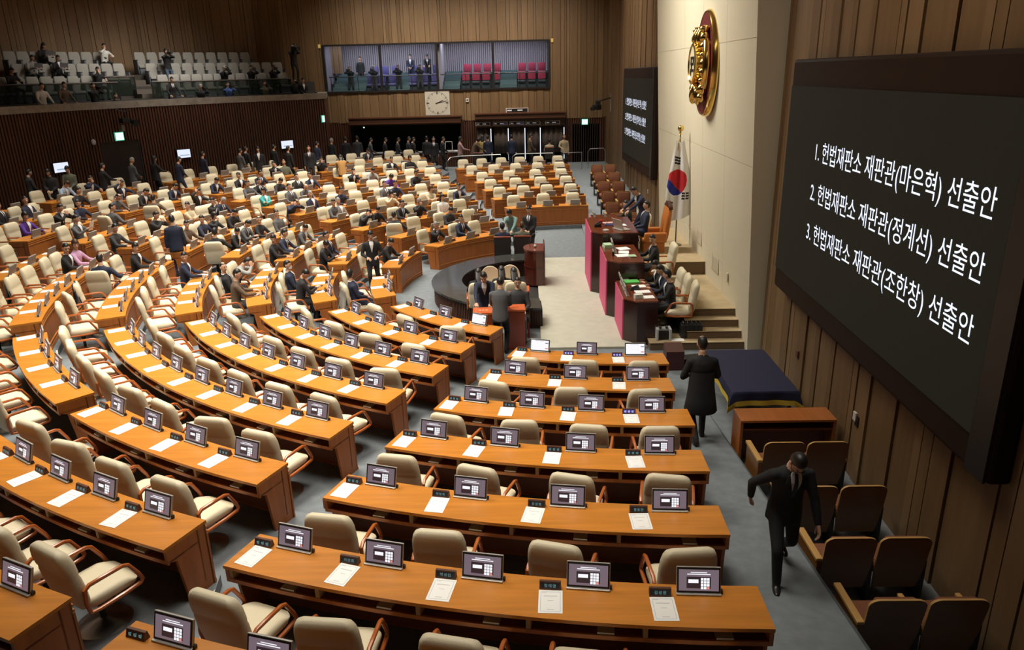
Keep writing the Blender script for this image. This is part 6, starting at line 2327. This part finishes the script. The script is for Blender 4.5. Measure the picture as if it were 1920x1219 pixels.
def big_screen(sgn, label):
    """sgn -1: near wall, +1: far wall; local x runs along the wall to the viewer's right, local z up"""
    ya, yb = (-6.6, -13.8) if sgn < 0 else (14.9, 7.7)
    xa, xb = WX(ya) - .22, WX(yb) - .22
    A, Bp = Vector((xa, ya, 1.9)), Vector((xb, yb, 1.9))
    L = (Bp - A).length
    rz = math.atan2((Bp - A).y, (Bp - A).x)
    root = empty('led_screen', A, rz)
    tag(root, label, 'screen')
    H = 3.98
    mb = MB()
    mb.rbox((L / 2, .13, H / 2), (L, .24, H), .05, led_frame)
    mb.build('cabinet', root)
    mb = MB()
    mb.box((L / 2 - .14, .0, H / 2 - .02), (L - .46, .03, H - .80), led_dark)
    mb.box((L - .2, .0, H / 2 - .02), (.34, .028, H - .06), black)
    mb.build('panel', root)
    off = 1.55 if sgn < 0 else .82
    for k, s in enumerate(LINES):
        me = text_mesh(s, .40, led_text, 'LEFT')
        w_ = max(v.co.x for v in me.vertices)
        h_ = max(v.co.y for v in me.vertices)
        me.transform(Matrix.Diagonal((5.03 / w_, .86, 1, 1)))
        part('text_line', me, root, (off, -.018, 4.40 - 1.9 - .625 * k - .02), (math.pi / 2, 0, 0))
    return root


big_screen(-1, 'huge dark LED screen with three lines of white text on the near wall')
big_screen(1, 'dark LED screen with three lines of white text on the far wall')

# ------------------------------------------------------------------ brown theatre seats along the side walls
ply = mat('seat_plywood_brown', (.20, .085, .024), .38, var=.1, vscale=2, coat=.2)
ply_edge = mat('seat_ply_edge', (.50, .29, .095), .4)
plush = mat('seat_brown_plush', (.19, .065, .03), .85)
seat_metal = mat('seat_dark_side', (.018, .014, .012), .5)


def make_theatre(side):
    root = empty('theatre_chair')
    mb = MB()
    # back shell: rounded top board, gently leaning
    out = [(-.235, .20), (-.272, .50), (-.278, .80)] + [(-.278 + .10 * (1 - math.cos(math.radians(a))), .84 + .085 * math.sin(math.radians(a))) for a in range(10, 91, 16)]
    out = out + [(-x, z) for x, z in reversed(out)]
    la = lambda z: -.22 - .17 * (z - .4)
    n = len(out)
    mb.add([(x, la(z) - .028, z) for x, z in out] + [(x, la(z), z) for x, z in out], [tuple(range(n))] + [tuple(range(2 * n - 1, n - 1, -1))], ply)
    mb.add([(x, la(z) - .028, z) for x, z in out] + [(x, la(z), z) for x, z in out], [(i, i + n, (i + 1) % n + n, (i + 1) % n) for i in range(n)], ply_edge)
    mb.build('back_shell', root)
    mb = MB()
    rings = [[(x, la(z) + .045 + y, z) for x, y in rrect(w_, t, t * .45, 3)] for z, w_, t in ((.44, .40, .05), (.5, .46, .09), (.78, .46, .09), (.88, .40, .06))]
    mb.loft(rings, plush)
    mb.build('back_cushion', root, 50)
    mb = MB()
    mb.rbox((0, .04, .40), (.47, .46, .13), .05, plush, seg=3)
    mb.build('seat_cushion', root, 40)
    if side:
        mb = MB()
        mb.box((-.305, .0, .30), (.05, .56, .58), ply)
        mb.build('end_panel', root)
        mb = MB()
        mb.rbox((-.305, .02, .61), (.075, .60, .045), .01, ply_edge)
        mb.build('armrest', root)
    mb = MB()
    mb.rbox((.29, -.02, .575), (.055, .42, .04), .01, ply_edge)
    mb.build('armrest', root)
    mb = MB()
    mb.box((.29, -.05, .28), (.035, .38, .55), seat_metal)
    mb.build('standard', root)
    return root


ts_end, ts_mid = make_theatre(True), make_theatre(False)
prep(ts_end, ts_mid)
for r, (y, dx) in enumerate(((-10.98, 0), (-12.12, 0), (-13.18, 0), (-14.18, .03))):
    for k in range(2):
        o = first_or_copy(ts_end if k == 0 else ts_mid)
        o.location, o.rotation_euler = (1.27 + .585 * k + dx, y + .29, .0), (0, 0, 0)
        tag(o, 'brown plywood theatre seat, %s row behind the wooden cabinet, %s' % (ORD[r + 1], ('on the gangway', 'by the wall')[k]), 'seat', 'brown theatre seats below the near screen')
for r in range(6):
    y = 6.45 + 1.72 * r
    zt = STEP * max(0, (y - 7.0) / 1.51)
    for k in range(2):
        o = copy_tree(ts_mid if k == 0 else ts_end)
        o.location, o.rotation_euler = (1.64 - .62 * k, y - .24, zt), (0, 0, math.pi)
        tag(o, 'brown theatre seat, %s row from the rostrum below the far screen, %s' % (ORD[r + 1], ('by the wall', 'on the gangway')[k]), 'seat', 'brown theatre seats below the far screen')
# wooden fronts before the seats
def cabinet(loc, rz, w_, label):
    root = empty('cabinet', loc, rz)
    tag(root, label, 'cabinet')
    mb = MB()
    mb.box((0, 0, .745), (w_, .44, .035), mat('cabinet_top_wood', (.36, .115, .026), .35, var=.12, vscale=1.5, stretch=(12, 1, 12), coat=.2))
    mb.build('top', root)
    for s in (-1, 1):
        mb = MB()
        mb.box((s * (w_ / 2 - .02), 0, .364), (.04, .43, .727), wood_side)
        mb.build('side_panel', root)
    mb = MB()
    mb.box((0, .205, .364), (w_ - .08, .02, .727), wood_side)
    mb.build('front_panel', root)
    mb = MB()
    mb.box((0, 0, .60), (w_ - .08, .40, .025), wood_dark)
    mb.box((0, .05, .30), (w_ - .08, .02, .58), wood_dark)
    mb.build('shelf', root)


cabinet((1.66, -9.80, 0), 0, 1.42, 'long wooden desk cabinet with an open shelf behind the navy-draped table')
cabinet((1.35, 5.55, 0), math.pi, 1.40, 'low wooden front before the far brown theatre seats')
# draped table
root = empty('draped_table', (1.62, -8.05, 0))
tag(root, 'table draped in navy cloth with a yellow fringe', 'table')
navy_cloth = mat('navy_velvet', (.010, .012, .045), .75)
fringe = mat('yellow_fringe', (.62, .46, .05), .8, bump=.4, bscale=120)
mb = MB()
mb.box((0, 0, .755), (1.00, 1.86, .04), black)
mb.build('table_top', root)
mb = MB()
n = 120
loop = []
for x0, y0, x1, y1, c in ((-.53, -.96, .53, -.96, 30), (.53, -.96, .53, .96, 40), (.53, .96, -.53, .96, 30), (-.53, .96, -.53, -.96, 40)):
    for k in range(c):
        loop.append((x0 + (x1 - x0) * k / c, y0 + (y1 - y0) * k / c))
def drape(z, f, dz=0.0):
    out = []
    for i, (x, y) in enumerate(loop):
        w_ = 1 + f * .014 * math.sin(i * .55) + f * .012 * math.sin(i * .23 + 1)
        cn = min(1, max(0, (abs(x) - .44) / .09)) * min(1, max(0, (abs(y) - .84) / .12))
        out.append((x * (w_ + f * .05 + cn * f * .09), y * (w_ + f * .01 + cn * f * .05), z - cn * f * .09))
    return out
side_drop = [.787, .775, .72, .66, .60]
mb.loft([[(x * .985, y * .992, .79) for x, y in loop], drape(.785, .1), drape(.74, .35), drape(.68, .7), drape(.62, 1.0)], navy_cloth, caps=False)
mb.add([(x * .985, y * .992, .79) for x, y in loop], [tuple(range(len(loop)))], navy_cloth)
o = mb.build('cloth', root, 60)
mb = MB()
a, b = drape(.62, 1.0), drape(.545, 1.12)
mb.loft([[(x * 1.012, y * 1.006, z + .012) for x, y, z in a], [(x * 1.014, y * 1.008, z) for x, y, z in b], [(x * .995, y * .997, z) for x, y, z in b], [(x * .99, y * .995, z + .012) for x, y, z in a]], fringe, caps=False)
mb.build('fringe', root, 60)
for x in (-.44, .44):
    for y in (-.85, .85):
        mb = MB()
        mb.box((x, y, .368), (.045, .045, .735), black)
        mb.build('leg', root)
for q, (x, y, w_, lb) in enumerate(((1.95, -8.75, .5, 'dark bag under the navy-draped table, toward the wall'), (2.15, -9.2, .4, 'dark bag on the floor between the draped table and the wall'))):
    slab(lb, 'bag', (x, y, 0), (w_, .34, .22), black, .3, 'bag', .08)
# wall fittings under the near screen
for y, z, lb, m in ((-7.72, .93, 'small brown wall socket below the near screen', mat('socket_brown', (.13, .055, .03), .5)), (-10.35, .98, 'pale switch with a black plate on the boards below the near screen', mat('switch_white', (.6, .58, .52), .5))):
    mb = MB()
    mb.rbox((0, 0, 0), (.03, .09, .13), .006, m)
    if 'switch' in lb:
        mb.box((.01, -.06, -.05), (.02, .10, .15), black)
    thing(mb, 'wall_switch', lb, 'switch', (WX(y) - .02, y, z))
mb = MB()
mb.rbox((0, 0, 0), (.03, .09, .16), .01, mat('switch_white', (.6, .58, .52), .5))
thing(mb, 'wall_handset', 'small ivory handset on the boards below the far screen', 'handset', (WX(9.3) - .02, 9.3, 1.25))
# bag on an empty chair of the crowded block
mb = MB()
mb.rbox((0, 0, .15), (.42, .20, .28), .05, mat('brown_bag', (.12, .055, .02), .5))
mb.tube([(-.1, 0, .28), (-.08, 0, .38), (.08, 0, .38), (.1, 0, .28)], .012, black, 6)
if ('far_fan', 2, 1) in SEATS:
    S = SEATS[('far_fan', 2, 1)]
    p = PV(S['R'] + .22, S['th'] + 1.2, S['zf'] + .741)
    thing(mb, 'handbag', 'brown handbag standing on a front desk of the crowded fan block', 'bag', p, math.radians(S['th'] + 90))
